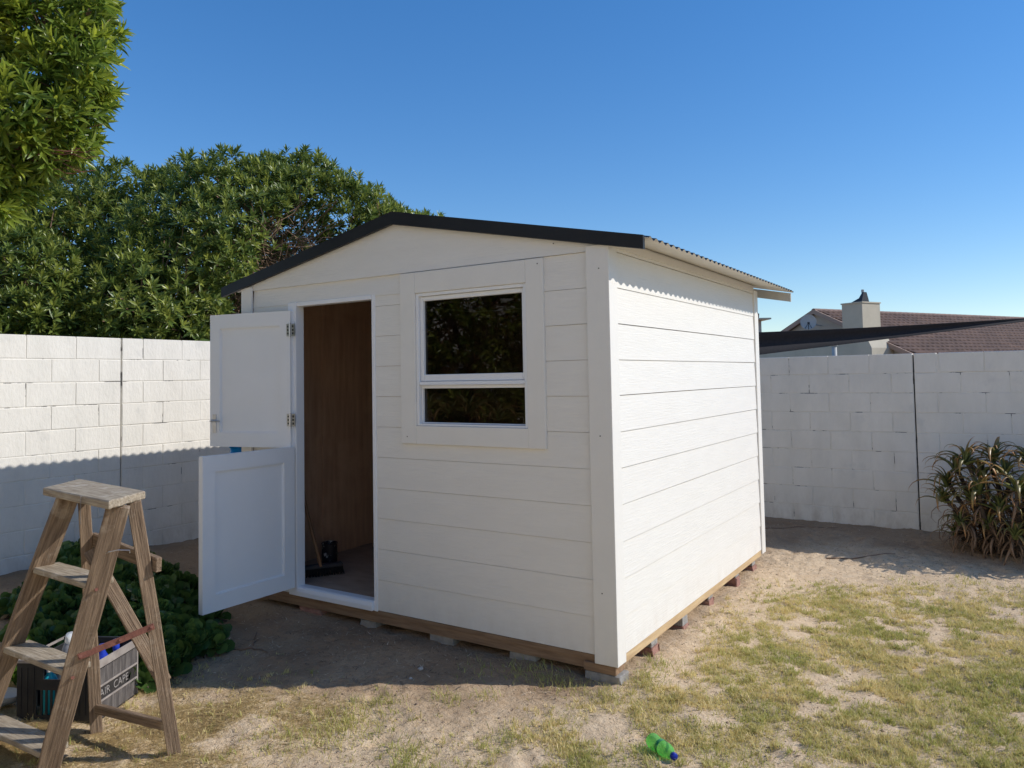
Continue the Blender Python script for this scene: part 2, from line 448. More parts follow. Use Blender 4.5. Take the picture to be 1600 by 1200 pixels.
gm = bpy.data.materials.new('sandy_soil'); gm.use_nodes = True
nt = gm.node_tree; n_, l_ = nt.nodes, nt.links
pb = n_['Principled BSDF']; pb.inputs['Roughness'].default_value = 0.95; pb.inputs['Specular IOR Level'].default_value = 0.15
geo = n_.new('ShaderNodeNewGeometry')
def gnoise(sc, det=8, ro=0.65):
    t = n_.new('ShaderNodeTexNoise'); t.inputs['Scale'].default_value = sc; t.inputs['Detail'].default_value = det
    t.inputs['Roughness'].default_value = ro; l_.new(geo.outputs['Position'], t.inputs['Vector']); return t.outputs['Fac']
def gramp(s, a, b):
    r = n_.new('ShaderNodeMapRange'); r.inputs[1].default_value = a; r.inputs[2].default_value = b; l_.new(s, r.inputs[0]); return r.outputs[0]
def gmix(f, a, b):
    x = n_.new('ShaderNodeMix'); x.data_type = 'RGBA'; l_.new(f, x.inputs[0])
    for k, v in ((6, a), (7, b)):
        if hasattr(v, 'links'): l_.new(v, x.inputs[k])
        else: x.inputs[k].default_value = (*v, 1)
    return x.outputs[2]
def gattr(nm):
    a = n_.new('ShaderNodeAttribute'); a.attribute_name = nm; return a.outputs['Fac']
c = gmix(gramp(gnoise(3.0), .35, .65), (0.73, 0.54, 0.345), (0.63, 0.46, 0.29))
c = gmix(gramp(gnoise(26.0), .40, .62), c, (0.77, 0.60, 0.41))
c = gmix(gramp(gnoise(70.0, 4), .60, .70), c, (0.28, 0.20, 0.135))
c = gmix(gattr('soil'), c, (0.33, 0.215, 0.13))  # soil brown, which also carries the shade painted beside the shed
c = gmix(gattr('green'), c, (0.52, 0.41, 0.235))
c = gmix(gattr('straw'), c, (0.68, 0.52, 0.25))
l_.new(c, pb.inputs['Base Color'])
bp = n_.new('ShaderNodeBump'); bp.inputs['Strength'].default_value = 1.0; bp.inputs['Distance'].default_value = 0.022
l_.new(gnoise(45.0, 8, 0.7), bp.inputs['Height']); l_.new(bp.outputs[0], pb.inputs['Normal'])
gme = bigmesh('ground', np.stack([XX.ravel(), YY.ravel(), ZZ.ravel()], 1), FF, gm, True)
for nm, f in (('soil', soil_shade_mask), ('green', grass_mask), ('straw', straw_mask)):
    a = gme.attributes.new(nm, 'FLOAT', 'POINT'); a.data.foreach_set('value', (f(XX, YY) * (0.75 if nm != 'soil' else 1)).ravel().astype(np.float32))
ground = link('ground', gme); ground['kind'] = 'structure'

# ------------------------------------------------------------------ block walls
def block_mesh(L, H, T, r, ch=0.0032):
    """block lying along +X, face towards -Y at y=0; chamfered face edges, a little uneven"""
    j = lambda a: r.uniform(-a, a)
    f = j(0.0011)
    V = [(ch + j(.002), f, ch + j(.002)), (L - ch + j(.002), f + j(.001), ch + j(.002)), (L - ch + j(.002), f + j(.001), H - ch + j(.002)), (ch + j(.002), f, H - ch + j(.002)),
         (0, ch, 0), (L, ch, 0), (L, ch, H), (0, ch, H), (0, T, 0), (L, T, 0), (L, T, H), (0, T, H)]
    F = [(0, 1, 2, 3), (4, 5, 1, 0), (5, 6, 2, 1), (6, 7, 3, 2), (7, 4, 0, 3), (8, 9, 5, 4), (9, 10, 6, 5), (10, 11, 7, 6), (11, 8, 4, 7), (11, 10, 9, 8)]
    return mesh('block', V, F, M['wall'])
def block_wall(name, label, origin, direc, s0, s1, ztop, ncourse, seam, open_joints=()):
    """wall whose face contains origin and runs along direc; s0..s1 range, seam = s of the vertical movement joint"""
    r = random.Random(len(name) + int(ztop * 100))
    d = Vector(direc)
    nrm = Vector((d.y, -d.x, 0))                       # face normal
    w = thing(name, label, 'wall', (origin[0], origin[1], 0))
    base = Matrix(((d.x, -nrm.x, 0, origin[0]), (d.y, -nrm.y, 0, origin[1]), (0, 0, 1, 0), (0, 0, 0, 1)))
    variants = {}
    def get(L, k):
        key = (round(L, 3), k)
        if key not in variants: variants[key] = block_mesh(L, 0.1935, 0.14, r)
        return variants[key]
    for c_ in range(ncourse):
        z0 = ztop - 0.2 * (c_ + 1) + 0.0033
        for side in (-1, 1):
            # running bond outwards from the seam
            off = 0.0 if (c_ % 2 == 0) == (side < 0) else 0.2
            s = 0.006
            first = True
            while True:
                L = 0.4
                if first and off: L = 0.2
                first = False
                a, b = seam + side * s, seam + side * (s + L)
                lo, hi = min(a, b), max(a, b)
                s += L
                if lo < s0 - 0.3 or hi > s1 + 0.3: break
                g = 0.0033
                wide = any(abs(lo - t) < 0.2 for t in open_joints) and c_ == 0
                if wide: lo += 0.016
                link('block', get(hi - lo - 2 * g, r.randrange(5)), w,
                     base @ Matrix.Translation((lo + g, r.uniform(-.0011, .0011), z0)) @ Matrix.Rotation(r.uniform(-.003, .003), 4, 'Y'))
    cz = ztop - 0.2 * ncourse
    core = G(); core.box(s0 - .25, seam - .006, 0.0044, 0.135, cz, ztop - 0.012); core.box(seam + .006, s1 + .25, 0.0044, 0.135, cz, ztop - 0.012)
    me = core.me('mortar', M['mortar']); link('mortar', me, w, base)
    sm = G(); sm.box(seam - .0055, seam + .0055, 0.03, 0.12, cz, ztop - .02)
    link('joint_filler', sm.me('joint_filler', M['seam']), w, base)
    return w
# left wall: face x=-4.95 looking +X ; runs along +Y
block_wall('block_wall', 'white painted block wall behind the ladder, with a scalloped roof shadow across it', (-4.95, 0, 0), (0, 1, 0), -3.6, 4.7, 1.955, 11, 0.10)
# right wall: face y=4.83 looking -Y ; runs along +X
block_wall('block_wall', 'shaded white painted block wall running behind the aloe bush', (0, 4.83, 0), (1, 0, 0), -4.9, 4.4, 1.70, 10, 1.065, (1.45, 1.9))

# ------------------------------------------------------------------ garden shed
W, D = 3.08, 3.0
EV, RX, RZ, SL = 0.25, -1.54, 2.622, 0.203            # eave overhang, ridge x, ridge z, slope
shed = thing('garden_shed', 'white plank garden shed with black roof edge and open split door', 'shed', (-1.54, 1.5, -0.08))
PZ = [0.0065 + 0.2015 * k for k in range(12)]
pr_ = random.Random(3)
def plank_front(x0, x1, k, ztop=None):
    z0 = PZ[k] + .0010; z1 = (ztop or PZ[k + 1]) - .0010
    o = pr_.uniform(-.0010, .0010); t = pr_.uniform(-.0012, .0012)
    # cross-section in (y,z), proud at the foot
    sec = [(-0.0025 + o, z0), (-0.0005 + o, z1), (0.014, z1), (0.014, z0)]
    g = G(); g.prism([(y, z) for y, z in sec], 'x', x0, x1)
    # slight sag along the length
    for v in g.V: v.z += t * math.sin((v.x - x0) / max(.2, x1 - x0) * math.pi)
    return g.build('plank', M['plank'], shed)
def plank_side(k, sx, y0=0.08, y1=2.915, x=0.0):
    z0 = PZ[k] + .001; z1 = (PZ[k + 1] if k < 11 else 2.30) - .001
    o = pr_.uniform(-.0015, .0015); t = pr_.uniform(-.002, .002)
    sec = [(x + sx * (0.0045 + o), z0), (x - sx * 0.001, z1), (x - sx * 0.014, z1), (x - sx * 0.014, z0)]
    g = G(); 
    V = []
    n = 6
    for i in range(n + 1):
        y = y0 + (y1 - y0) * i / n
        V += [(a, y, z + t * math.sin(i / n * 2.6 + k)) for a, z in sec]
    F = [tuple(range(4))[::-1], tuple(range(4 * n, 4 * n + 4))]
    for i in range(n):
        for q in range(4): F.append((i * 4 + q, i * 4 + (q + 1) % 4, i * 4 + 4 + (q + 1) % 4, i * 4 + 4 + q))
    g.add(V, F)
    return g.build('plank', M['plank'], shed)
DL, DR, DT, DB = -2.486, -1.7556, 2.072, 0.067
JL, JR = DL - 0.085, DR + 0.03
for k in range(11):
    if k < 10: plank_front(-W + .10, JL, k)
    if k <= 4:
        plank_front(JR, -0.12, k)
    elif k == 5:
        plank_front(JR, -0.12, k, PZ[6])
    elif k < 10:
        plank_front(JR, -1.43, k); plank_front(-0.47, -0.12, k)
g = G()                                                  # header plank over the door, notched round the door head
z1 = PZ[11] + .012
g.prism([(-0.004, DT + .02), (0.006, z1), (0.016, z1), (0.006, DT + .02)], 'x', -W + .10, -1.43)
g.build('plank', M['plank'], shed)
plank_front(-0.47, -0.12, 10)
plank_front(-W + .10, JL, 10, DT + 0.0205)
plank_front(JR, -1.43, 10, DT + 0.0205)
g = G(); g.prism([(-0.002, 2.10), (0.006, PZ[11] + .012), (0.016, PZ[11] + .012), (0.006, 2.10)], 'x', -1.4299, -0.4701)
g.build('plank', M['plank'], shed)
# gable boards, cut to the roof line
def gable(y, z0, z1, off, foot):
    h = lambda x: RZ - SL * abs(x - RX) - 0.03
    pts = []
    xa = -W + .02; xb = -0.02
    ins = lambda z: (RZ - .03 - z) / SL
    L = max(xa, RX - ins(z0)); R = min(xb, RX + ins(z0))
    poly = [(L, z0), (R, z0)]
    if h(R) > z0 + .001: poly.append((R, min(z1, h(R))))
    r1 = min(R, RX + max(0, ins(z1)))
    if ins(z1) > 0: poly += [(r1, z1), (2 * RX - r1, z1)]
    else: poly.append((RX, h(RX)))
    if h(L) > z0 + .001: poly.append((L, min(z1, h(L))))
    g = G(); g.prism(poly, 'y', y, y + .011)
    for v in g.V:
        if v.y < y + .005: v.y += (-foot if v.z < z0 + .003 else 0)
    return g.build('plank', M['plank'], shed)
gable(-0.0065, PZ[11] + .001, 2.425, 0, 0.004)
gable(-0.0015, 2.418, 2.60, 0, 0.004)
gable(D - 0.004, PZ[11], 2.60, 0, 0)
for k in range(12):
    plank_side(k, 1)
    plank_side(k, -1, x=-W)
for k in range(11):                                     # rear wall
    g = G(); g.prism([(D + .004, PZ[k]), (D - .006, PZ[k + 1] + .012), (D - .016, PZ[k + 1] + .012), (D - .006, PZ[k])], 'x', -W + .08, -.08)
    g.build('plank', M['plank'], shed)
# corner posts (L-shaped trim boards)
def post(cx, cy, sx, sy, a=0.125, b=0.085, zb=-0.031, zt=2.252):
    P = [(-a, -.024), (.014, -.024), (.014, b), (-.010, b), (-.010, -.007), (-a, -.007)]
    poly = [(cx + sx * u, cy + sy * v) for u, v in P]
    g = G(); g.prism(poly, 'z', zb, zt)
    return g.build('corner_post', M['trim'], shed, bevel=0.002)
post(0, 0, 1, 1); post(-W, 0, -1, 1, a=.105); post(0, D, 1, -1); post(-W, D, -1, -1)
# floor, bearers
g = G(); g.box(-W + .03, -.03, .03, D - .03, -0.004, 0.055); g.build('floor', M['plyfloor'], shed)
g = G(); g.box(-W + .10, -.128, -.002, .05, -0.022, 0.0035); g.build('floor_edge', M['beam_dark'], shed)
g = G(); g.box(-W + .10, -.128, .004, .05, -0.075, -0.0245); g.build('bearer', M['beam_dark'], shed)
g = G(); g.box(-.045, .003, .087, D - .09, -0.042, 0.0035); g.build('side_bearer', M['beam_light'], shed)
g = G(); g.box(-W - .003, -W + .045, .087, D - .09, -0.042, 0.0035); g.build('side_bearer', M['beam_light'], shed)
for i in range(1, 5):
    g = G(); yy = i * D / 4 - .1; g.box(-W + .06, -.06, yy, yy + .05, -0.075, -0.006); g.build('bearer', M['beam_dark'], shed)
# interior lining
g = G(); g.box(-W + .025, -W + .031, .02, D - .02, .056, 2.25); g.build('lining_panel', M['ply'], shed)
g = G(); g.box(-.031, -.025, .02, D - .02, .056, 2.25); g.build('lining_panel', M['ply'], shed)
g = G(); g.box(-W + .033, -.033, D - .031, D - .025, .056, 2.25); g.build('lining_panel', M['ply'], shed)
g = G(); g.box(-W + .033, JL, .025, .031, .056, 2.25); g.box(JR, -1.45, .025, .031, .056, 2.25); g.box(-1.448, -.45, .025, .031, .056, 1.20)
g.box(-1.448, -.45, .025, .031, 2.10, 2.25); g.box(-.448, -.033, .025, .031, .056, 2.25); g.build('lining_panel', M['ply'], shed)
for yy in (.75, 1.98): # vertical studs on the lining joints
    g = G(); g.box(-W + .032, -W + .040, yy, yy + .035, .056, 2.25); g.build('batten', M['ply'], shed)
g = G(); g.box(-W + .04, -.04, .04, D - .04, 2.262, 2.27); g.build('ceiling_panel', M['ply'], shed)
# door frame
g = G()
g.box(JL, DL, -.020, .055, .0, DT + .03); g.box(DR, JR, -.008, .055, .0, DT + .03); g.box(DL, DR, -.012, .055, DT, DT + .03)
g.build('door_frame', M['door_white'], shed, bevel=.002)
g = G(); g.prism([(-.030, .004), (-.030, .035), (-.022, .058), (-.004, .066), (.055, .066), (.055, .004)], 'x', DL, DR)
g.build('sill', M['door_white'], shed, bevel=.002)
# split door leaves
def leaf(theta, z0, z1, upper):
    hx, hy = DL - 0.026, -0.033
    t = math.radians(theta)
    u = Vector((math.cos(t), -math.sin(t), 0)); v = Vector((math.sin(t), math.cos(t), 0))
    B = Matrix(((u.x, v.x, 0, hx), (u.y, v.y, 0, hy), (0, 0, 1, 0), (0, 0, 0, 1)))
    Wd, T = 0.735, 0.042
    st, rl = 0.092, 0.105
    g = G()
    g.box(0, st, -T / 2, T / 2, z0, z1); g.box(Wd - st, Wd, -T / 2, T / 2, z0, z1)
    g.box(st + .0002, Wd - st - .0002, -T / 2, T / 2, z0, z0 + rl); g.box(st + .0002, Wd - st - .0002, -T / 2, T / 2, z1 - rl, z1)
    me = g.me('door', M['door_white'])
    d = link('door', me, shed, B)
    d['label'] = 'upper half of the split door, swung back past the corner' if upper else 'lower half of the split door, standing straight out'
    def sub(name, gg, m, smooth=False):
        me = gg.me(name, m, smooth)
        o = bpy.data.objects.new(name, me); COL.objects.link(o); o.parent = d
        return o
    g = G(); g.box(st, Wd - st, -.007, .007, z0 + rl, z1 - rl); sub('panel', g, M['door_white'])
    g = G()   # thin beads round the panel
    for s in (-1, 1):
        a, b = (.007, .0125) if s > 0 else (-.0125, -.007)
        g.box(st, st + .008, a, b, z0 + rl, z1 - rl); g.box(Wd - st - .008, Wd - st, a, b, z0 + rl, z1 - rl)
        g.box(st + .008, Wd - st - .008, a, b, z0 + rl, z0 + rl + .008); g.box(st + .008, Wd - st - .008, a, b, z1 - rl - .008, z1 - rl)
    sub('bead', g, M['door_white'])
    if upper:
        g = G()
        hz = z0 + .165
        g.box(Wd - .061, Wd - .028, T / 2, T / 2 + .005, hz - .065, hz + .075)
        g.tube([(Wd - .044, T / 2 + .003, hz + .028), (Wd - .044, T / 2 + .045, hz + .028), (Wd - .060, T / 2 + .052, hz + .028), (Wd - .135, T / 2 + .050, hz + .026)], [.009, .008, .008, .007], 8)
        sub('handle', g, M['steel'])
        g = G()
        g.tube([(Wd - .044, -T / 2, hz + .028), (Wd - .044, -T / 2 - .04, hz + .028), (Wd - .03, -T / 2 - .055, hz + .028), (Wd + .01, -T / 2 - .055, hz + .028)], [.012, .010, .010, .012], 8)
        sub('knob', g, M['dark_metal'], True)
        for zz in (z1 - .14, z0 + .20):
            g = G()
            g.box(.004, .030, T / 2, T / 2 + .003, zz - .045, zz + .045)
            g.box(-.040, -.010, T / 2 - .002, T / 2 + .002, zz - .045, zz + .045)
            g.tube([(-.003, T / 2 + .006, zz - .05), (-.003, T / 2 + .006, zz + .05)], .0075, 8)
            for q in (-.025, 0, .025): g.box(.012, .022, T / 2 + .003, T / 2 + .0045, zz + q - .006, zz + q + .006, 1); g.box(-.032, -.018, T / 2 + .002, T / 2 + .0035, zz + q - .008, zz + q + .008, 1)
            sub('hinge', g, [M['steel'], M['dark_metal']])
    return d
leaf(168.5, 1.052, 2.04, True)
leaf(91.0, 0.062, 1.058, False)
# window
SX0, SX1, SZ0, SZ1 = -1.4913, -0.4057, 1.1143, 2.2175
WX0, WX1, WZ0, WZ1 = -1.3662, -0.5251, 1.2307, 2.0815
def frame(g, x0, x1, z0, z1, ix0, ix1, iz0, iz1, y0, y1):
    e = .0003
    g.box(x0, ix0, y0, y1, z0, z1); g.box(ix1, x1, y0, y1, z0, z1)
    g.box(ix0 + e, ix1 - e, y0, y1, z0, iz0); g.box(ix0 + e, ix1 - e, y0, y1, iz1, z1)
g = G(); frame(g, SX0, SX1, SZ0, SZ1 , WX0, WX1, WZ0, WZ1, -.0205, .0)
g.build('window_surround', M['trim'], shed, bevel=.0025)
win = G(); frame(win, WX0 + .001, WX1 - .001, WZ0 + .001, WZ1 - .001, WX0 + .022, WX1 - .022, WZ0 + .014, WZ1 - .022, -.012, .06)
win.box(WX0 + .0225, WX1 - .0225, -.008, .055, 1.492, 1.512)
wo_ = win.build('window', M['door_white'], shed, bevel=.002)
def wsub(name, gg, m, bev=0):
    o = gg.build(name, m, None, bevel=bev); o.parent = wo_; o.location = (0, 0, 0); return o
g = G(); frame(g, WX0 + .0235, WX1 - .0235, 1.5135, WZ1 - .0235, -1.316, -.567, 1.556, 2.03, .004, .040); wsub('sash', g, M['door_white'], .003)
g = G(); g.prism([(-.010, 1.4895), (-.010, 1.4955), (.0, 1.4915), (.02, 1.4915), (.02, 1.4895)][::1], 'x', WX0 + .03, WX1 - .03); wsub('drip_bar', g, M['door_white'])
g = G(); frame(g, WX0 + .0235, WX1 - .0235, WZ0 + .0155, 1.4885, -1.332, -.545, 1.252, 1.468, .012, .040); wsub('bead', g, M['door_white'], .003)
g = G(); g.box(-1.316, -.567, .024, .0275, 1.556, 2.03); wsub('pane', g, M['glass'])
g = G(); g.box(-1.332, -.545, .028, .0315, 1.252, 1.468); wsub('pane', g, M['glass'])

# roof: corrugated sheets, ridge cap, barge boards
PER, AMP = 0.0865, 0.0085
def sheet(sx):
    y0, y1 = -0.018, D + 0.36
    n = int((y1 - y0) / PER * 10)
    xs = [RX, RX + sx * (W / 4), RX + sx * (W / 2 + EV)]
    top, bot = [], []
    for i in range(n + 1):
        y = y0 + (y1 - y0) * i / n
        w = AMP * math.sin(2 * math.pi * (y - y0) / PER)
        for x in xs:
            z = RZ - SL * abs(x - RX) + w
            top.append((x, y, z + .0015)); bot.append((x, y, z - .0015))
    V = top + bot; N = len(top); k = len(xs); F = []; MI = []
    for i in range(n):
        for j in range(k - 1):
            a = i * k + j
            F.append((a, a + 1, a + k + 1, a + k)); MI.append(0)
            F.append((N + a, N + a + k, N + a + k + 1, N + a + 1)); MI.append(1)
        a = i * k + k - 1
        F.append((a, N + a, N + a + k, a + k)); MI.append(0)
    me = mesh('roof_sheet', V, F, [M['black'], M['under']], False, MI)
    return link('roof_sheet', me, shed)
sheet(1); sheet(-1)
g = G(); zz = RZ + AMP + .006
g.prism([(RX - .14, zz - SL * .14), (RX, zz), (RX + .14, zz - SL * .14), (RX + .14, zz - SL * .14 + .003), (RX, zz + .003), (RX - .14, zz - SL * .14 + .003)], 'y', -.015, D + .36)
g.build('ridge_cap', M['black'], shed)
def barge(y0, y1, m, dz_top, h):
    for sx in (-1, 1):
        xa, xb = RX, RX + sx * (W / 2 + EV - .022)
        za, zb = RZ + dz_top, RZ - SL * (W / 2 + EV - .022) + dz_top - .004
        g = G(); g.prism([(xa, za), (xb, zb), (xb, zb - h + .008), (xa, za - h)], 'y', y0, y1)
        g.build('barge_board', m, shed)
barge(-.046, -.0205, M['black'], .012, .083)
barge(D + .335, D + .358, M['barge'], -.014, .085)
for sx in (-1, 1):   # wall plates closing the gap under the sheets
    x = 0 if sx > 0 else -W
    g = G(); g.box(x - .012 if sx > 0 else x - .01, x + .01 if sx > 0 else x + .012, .086, D - .086, 2.242, 2.288)
    g.build('wall_plate', M['trim'], shed)
# screws in the trims
g = G()
for (x, z) in ((-.045, 2.12), (-.07, .35), (-.06, 1.2), (-.44, 2.185), (-1.44, 1.16), (-.33, 2.29)):
    g = G(); g.box(x - .003, x + .003, -.026 if x > -.13 else -.0225, -.02, z - .003, z + .003)
    g.build('screw', M['dark_metal'], shed)

# ------------------------------------------------------------------ bricks under the shed
def brick(name, x0, x1, y0, y1, z0, z1, m, label, rough=.004, seed=0):
    r = random.Random(seed)
    g = G(); g.box(x0, x1, y0, y1, z0, z1)
    me = g.me(name, m)
    bm = bmesh.new(); bm.from_mesh(me)
    bmesh.ops.bevel(bm, geom=list(bm.edges), offset=.004, segments=1, affect='EDGES')
    bmesh.ops.subdivide_edges(bm, edges=list(bm.edges), cuts=1, use_grid_fill=True)
    for v in bm.verts:
        v.co += Vector((r.uniform(-rough, rough), r.uniform(-rough, rough), r.uniform(-rough, rough) * .3))
    bm.to_mesh(me); bm.free()
    o = link(name, me)
    tag(o, label, 'brick', 'bricks and blocks under the shed')
    return o
brick('concrete_block', -.70, -.52, .012, .12, -.165, -.077, M['brick_grey'], 'pale grey block under the front bearer, nearest the right corner post', seed=1)
brick('concrete_block', -1.30, -1.12, .012, .12, -.165, -.077, M['brick_grey'], 'pale grey block under the middle of the front bearer', seed=2)
brick('concrete_block', -1.90, -1.76, .012, .12, -.165, -.077, M['brick_grey'], 'grey block below the right end of the door sill', seed=3)
brick('brick', -2.50, -2.28, .012, .12, -.165, -.077, M['brick_red'], 'dark red brick below the left end of the door sill', seed=4)
brick('timber_packer', -.20, -.004, -.014, .10, -.082, -.0785 + .044, M['beam_dark'], 'brown timber packer under the foot of the front right corner post', .001, seed=5)
brick('concrete_block', -.19, .018, -.012, .10, -.165, -.083, M['brick_grey'], 'grey block under the timber packer at the front right corner', seed=6)
SB = [(.46, 'nearest the front right corner'), (.97, 'second from the front along the lit side'), (1.52, 'in the middle of the lit side'),
      (2.14, 'second from the back along the lit side'), (2.62, 'at the back end of the lit side')]
for i, (y, t) in enumerate(SB):
    x1 = .008 + .006 * math.sin(i * 2.3)
    sp = (-.078, -.098, -.072, -.06, -.075)[i]
    brick('brick', x1 - .21, x1, y, y + .105, -.155, sp, M['brick_red'], 'rough dull red brick under the shed, ' + t, .006, seed=10 + i)
    brick('packer_block', x1 - .20, x1 - .006, y + .004, y + .098, sp + .001, -.0435, M['brick_grey'], 'thin grey packer on the red brick ' + t, .002, seed=20 + i)

# ------------------------------------------------------------------ things inside the shed
br = thing('broom', 'wide black broom with a brown wooden handle leaning inside the doorway', 'broom', (-2.60, .25, .056))
hd = Vector((-2.60, .30, .10))
bdir = Vector((.55, .83, 0)).normalized(); bn = Vector((bdir.y, -bdir.x, 0))
g = G(); g.tube([(-2.575, .29, .125), (-2.80, .36, .50), (-3.033, .45, .96)], [.0125, .0125, .0125], 8); g.build('handle', M['broom_wood'], br, True)
B4 = Matrix(((bdir.x, -bn.x, 0, hd.x), (bdir.y, -bn.y, 0, hd.y), (0, 0, 1, 0.0), (0, 0, 0, 1)))
g = G(); g.box(-.17, .17, -.03, .03, .112, .140); g.build('broom_head', M['dark_metal'], br, bevel=.006, M4=B4)
g = G()
rb = random.Random(5)
for i in range(34):
    for j in range(5):
        x = -.165 + .33 * i / 33; y = -.026 + .052 * j / 4
        g.tube([(x, y, .115), (x * 1.06 + rb.uniform(-.006, .006), y * 1.7 + rb.uniform(-.008, .008), .058)], [.005, .003], 3, caps=False)
o = g.build('bristles', M['bristle'], br, M4=B4); o['kind'] = 'stuff'
tn = thing('paint_tin', 'dark paint tin splashed with white paint standing inside the shed', 'tin', (-2.83, .62, .056))
TM = Matrix.Translation((-2.83, .62, .056))
lathe('tin_body', [(0, 0), (.062, 0), (.064, .004), (.062, .008), (.062, .155), (.065, .16), (.062, .165), (.056, .165), (.055, .15), (0, .15)], M['tin'], tn, TM, 24, False)
g = G(); g.tube([(-2.83 + .063 * math.cos(a), .62 + .063 * math.sin(a) * .3 - .03 * math.sin(a), .056 + .15 - .05 * math.sin(a)) for a in [math.pi * i / 10 for i in range(11)]], .0018, 5)
g.build('bail_handle', M['steel'], tn)
# blue pipe behind the door
bpz = gz(-3.60, .32)
bp_ = thing('plastic_pipe', 'bright blue plastic pipe standing upright behind the split door', 'pipe', (-3.60, .32, bpz))
g = G(); g.tube([(-3.60, .32, bpz - .01), (-3.60, .32, 1.0)], .056, 20); g.build('pipe_body', M['pipe_blue'], bp_, True)
g = G(); g.tube([(-3.60, .32, .985), (-3.60, .32, 1.035)], .061, 20); g.build('end_cap', M['pipe_blue'], bp_, True)

# ------------------------------------------------------------------ wooden step ladder
lad = thing('step_ladder', 'weathered wooden step ladder with a rusty strap standing on dry straw', 'ladder', (-1.72, -1.95, -.1))
# top board
c4 = [Vector((-1.861, -2.029, 1.07)), Vector((-1.187, -2.104, 1.07)), Vector((-1.317, -1.871, 1.07)), Vector((-2.029, -1.778, 1.07))]
ux = (c4[1] - c4[0]).normalized(); uy = Vector((-ux.y, ux.x, 0)); 
TB = Matrix(((ux.x, uy.x, 0, c4[0].x), (ux.y, uy.y, 0, c4[0].y), (0, 0, 1, 1.07), (0, 0, 0, 1)))
TBi = TB.inverted()
out = []
rt_ = random.Random(9)
loc = [TBi @ c for c in c4]
for a, b, n, ro in ((0, 1, 6, .002), (1, 2, 12, .010), (2, 3, 6, .002), (3, 0, 6, .003)):
    for i in range(n):
        p = loc[a].lerp(loc[b], i / n)
        out.append((p.x + rt_.uniform(-ro, ro), p.y + rt_.uniform(-ro, ro) * .5))
g = G(); g.prism(out, 'z', -.034, 0)
# board grain runs along local X -> rotate so that it is Z of the mesh
RotX = Matrix(((0, 0, 1, 0), (0, 1, 0, 0), (-1, 0, 0, 0), (0, 0, 0, 1)))
for v in g.V: v.xyz = RotX.inverted() @ v
g.build('top_board', M['wood_grey'], lad, bevel=.004, M4=TB @ RotX)
A0, A1 = Vector((-1.745, -1.975, 1.035)), Vector((-2.262, -2.125, -.125))
B0, B1 = Vector((-1.262, -2.020, 1.035)), Vector((-1.662, -2.100, -.125))
C0, C1 = Vector((-1.305, -1.930, 1.035)), Vector((-1.338, -1.716, -.125))
D0, D1 = Vector((-1.825, -1.868, 1.035)), Vector((-1.860, -1.778, -.125))
view = lambda p: (Vector(p) - CAMP).normalized()
axl = (B0 - A0).normalized()
def legside(p0, p1, flat=True):
    # wide face square to the step direction for the stiles
    return axl.cross((Vector(p1) - Vector(p0)).normalized())
bar('leg', A1, A0, .088, .030, legside(A1, A0), M['wood'], lad, wob=.0015, seed=1)
bar('leg', B1, B0, .088, .032, (B1 - CAMP).cross(B0 - B1), M['wood'], lad, wob=.0015, seed=2)
bar('leg', C1, C0, .056, .030, (C1 - CAMP).cross(C0 - C1), M['wood'], lad, wob=.0015, seed=3)
bar('leg', D1, D0, .052, .030, (D1 - CAMP).cross(D0 - D1), M['wood'], lad, wob=.0015, seed=4)
for i, t in enumerate((.285, .60, .905)):
    a = A0.lerp(A1, t); b = B0.lerp(B1, t)
    back = Vector((.30, .95, 0)).normalized()
    dd = (b - a).normalized()
    a2, b2 = a - dd * .012, b - dd * .030
    bar('step', a2 + Vector((0.01, .02, 0)), b2 + Vector((0.01, .02, 0)), .115, .026, dd.cross(Vector((0, 0, 1))), M['wood_grey'], lad, wob=.001, seed=10 + i)
def at(p0, p1, t): return Vector(p0).lerp(Vector(p1), t)
off = Vector((.02, .03, 0))
bar('back_rail', at(D0, D1, .20) + off - (at(C0, C1, .20) - at(D0, D1, .20)).normalized() * .02, at(C0, C1, .24) + off * 1.2 + (at(C0, C1, .2) - at(D0, D1, .2)).normalized() * .03, .062, .026, (0, 0, 1), M['wood'], lad, wob=.001, seed=20)
bar('back_rail', at(D0, D1, .885), at(C0, C1, .87), .042, .024, (0, 0, 1), M['wood'], lad, wob=.001, seed=21)
bar('brace', at(D0, D1, .235) + Vector((.05, -.01, 0)), at(C0, C1, .70) + Vector((-.012, .014, 0)), .058, .028, (D1 - CAMP).cross(C1 - D0), M['wood'], lad, wob=.001, seed=22)
s0 = at(B0, B1, .545) - view(B0) * .022; s1 = at(C0, C1, .47) - view(C0) * .022
bar('strap', s0, s1, .026, .004, (0, 0, 1), M['rust'], lad, bev=.0008, wob=.0015, seed=23)
for p in (s0.lerp(s1, .03), s0.lerp(s1, .55), s0.lerp(s1, .97), at(B0, B1, .30) - view(B0) * .02, at(B0, B1, .62) - view(B0) * .02):
    g = G(); g.tube([p + view(p) * .006, p - view(p) * .006], .007, 8)
    g.build('bolt', M['rust'], lad)
w0 = at(B0, B1, .17) - view(B0) * .03
g = G(); g.tube([w0, w0 + Vector((.02, .0, .008)), w0 + Vector((.055, .02, .016)), w0 + Vector((.085, .05, .012)), w0 + Vector((.082, .052, .0))], .0022, 5)
g.build('wire', M['steel'], lad)
g = G(); q = TB @ Vector((.42, -.002, .002)); g.tube([q, q + Vector((.004, -.004, -.06)), q + Vector((.0, .0, -.12))], .0012, 4); g.build('string', M['letter'], lad)

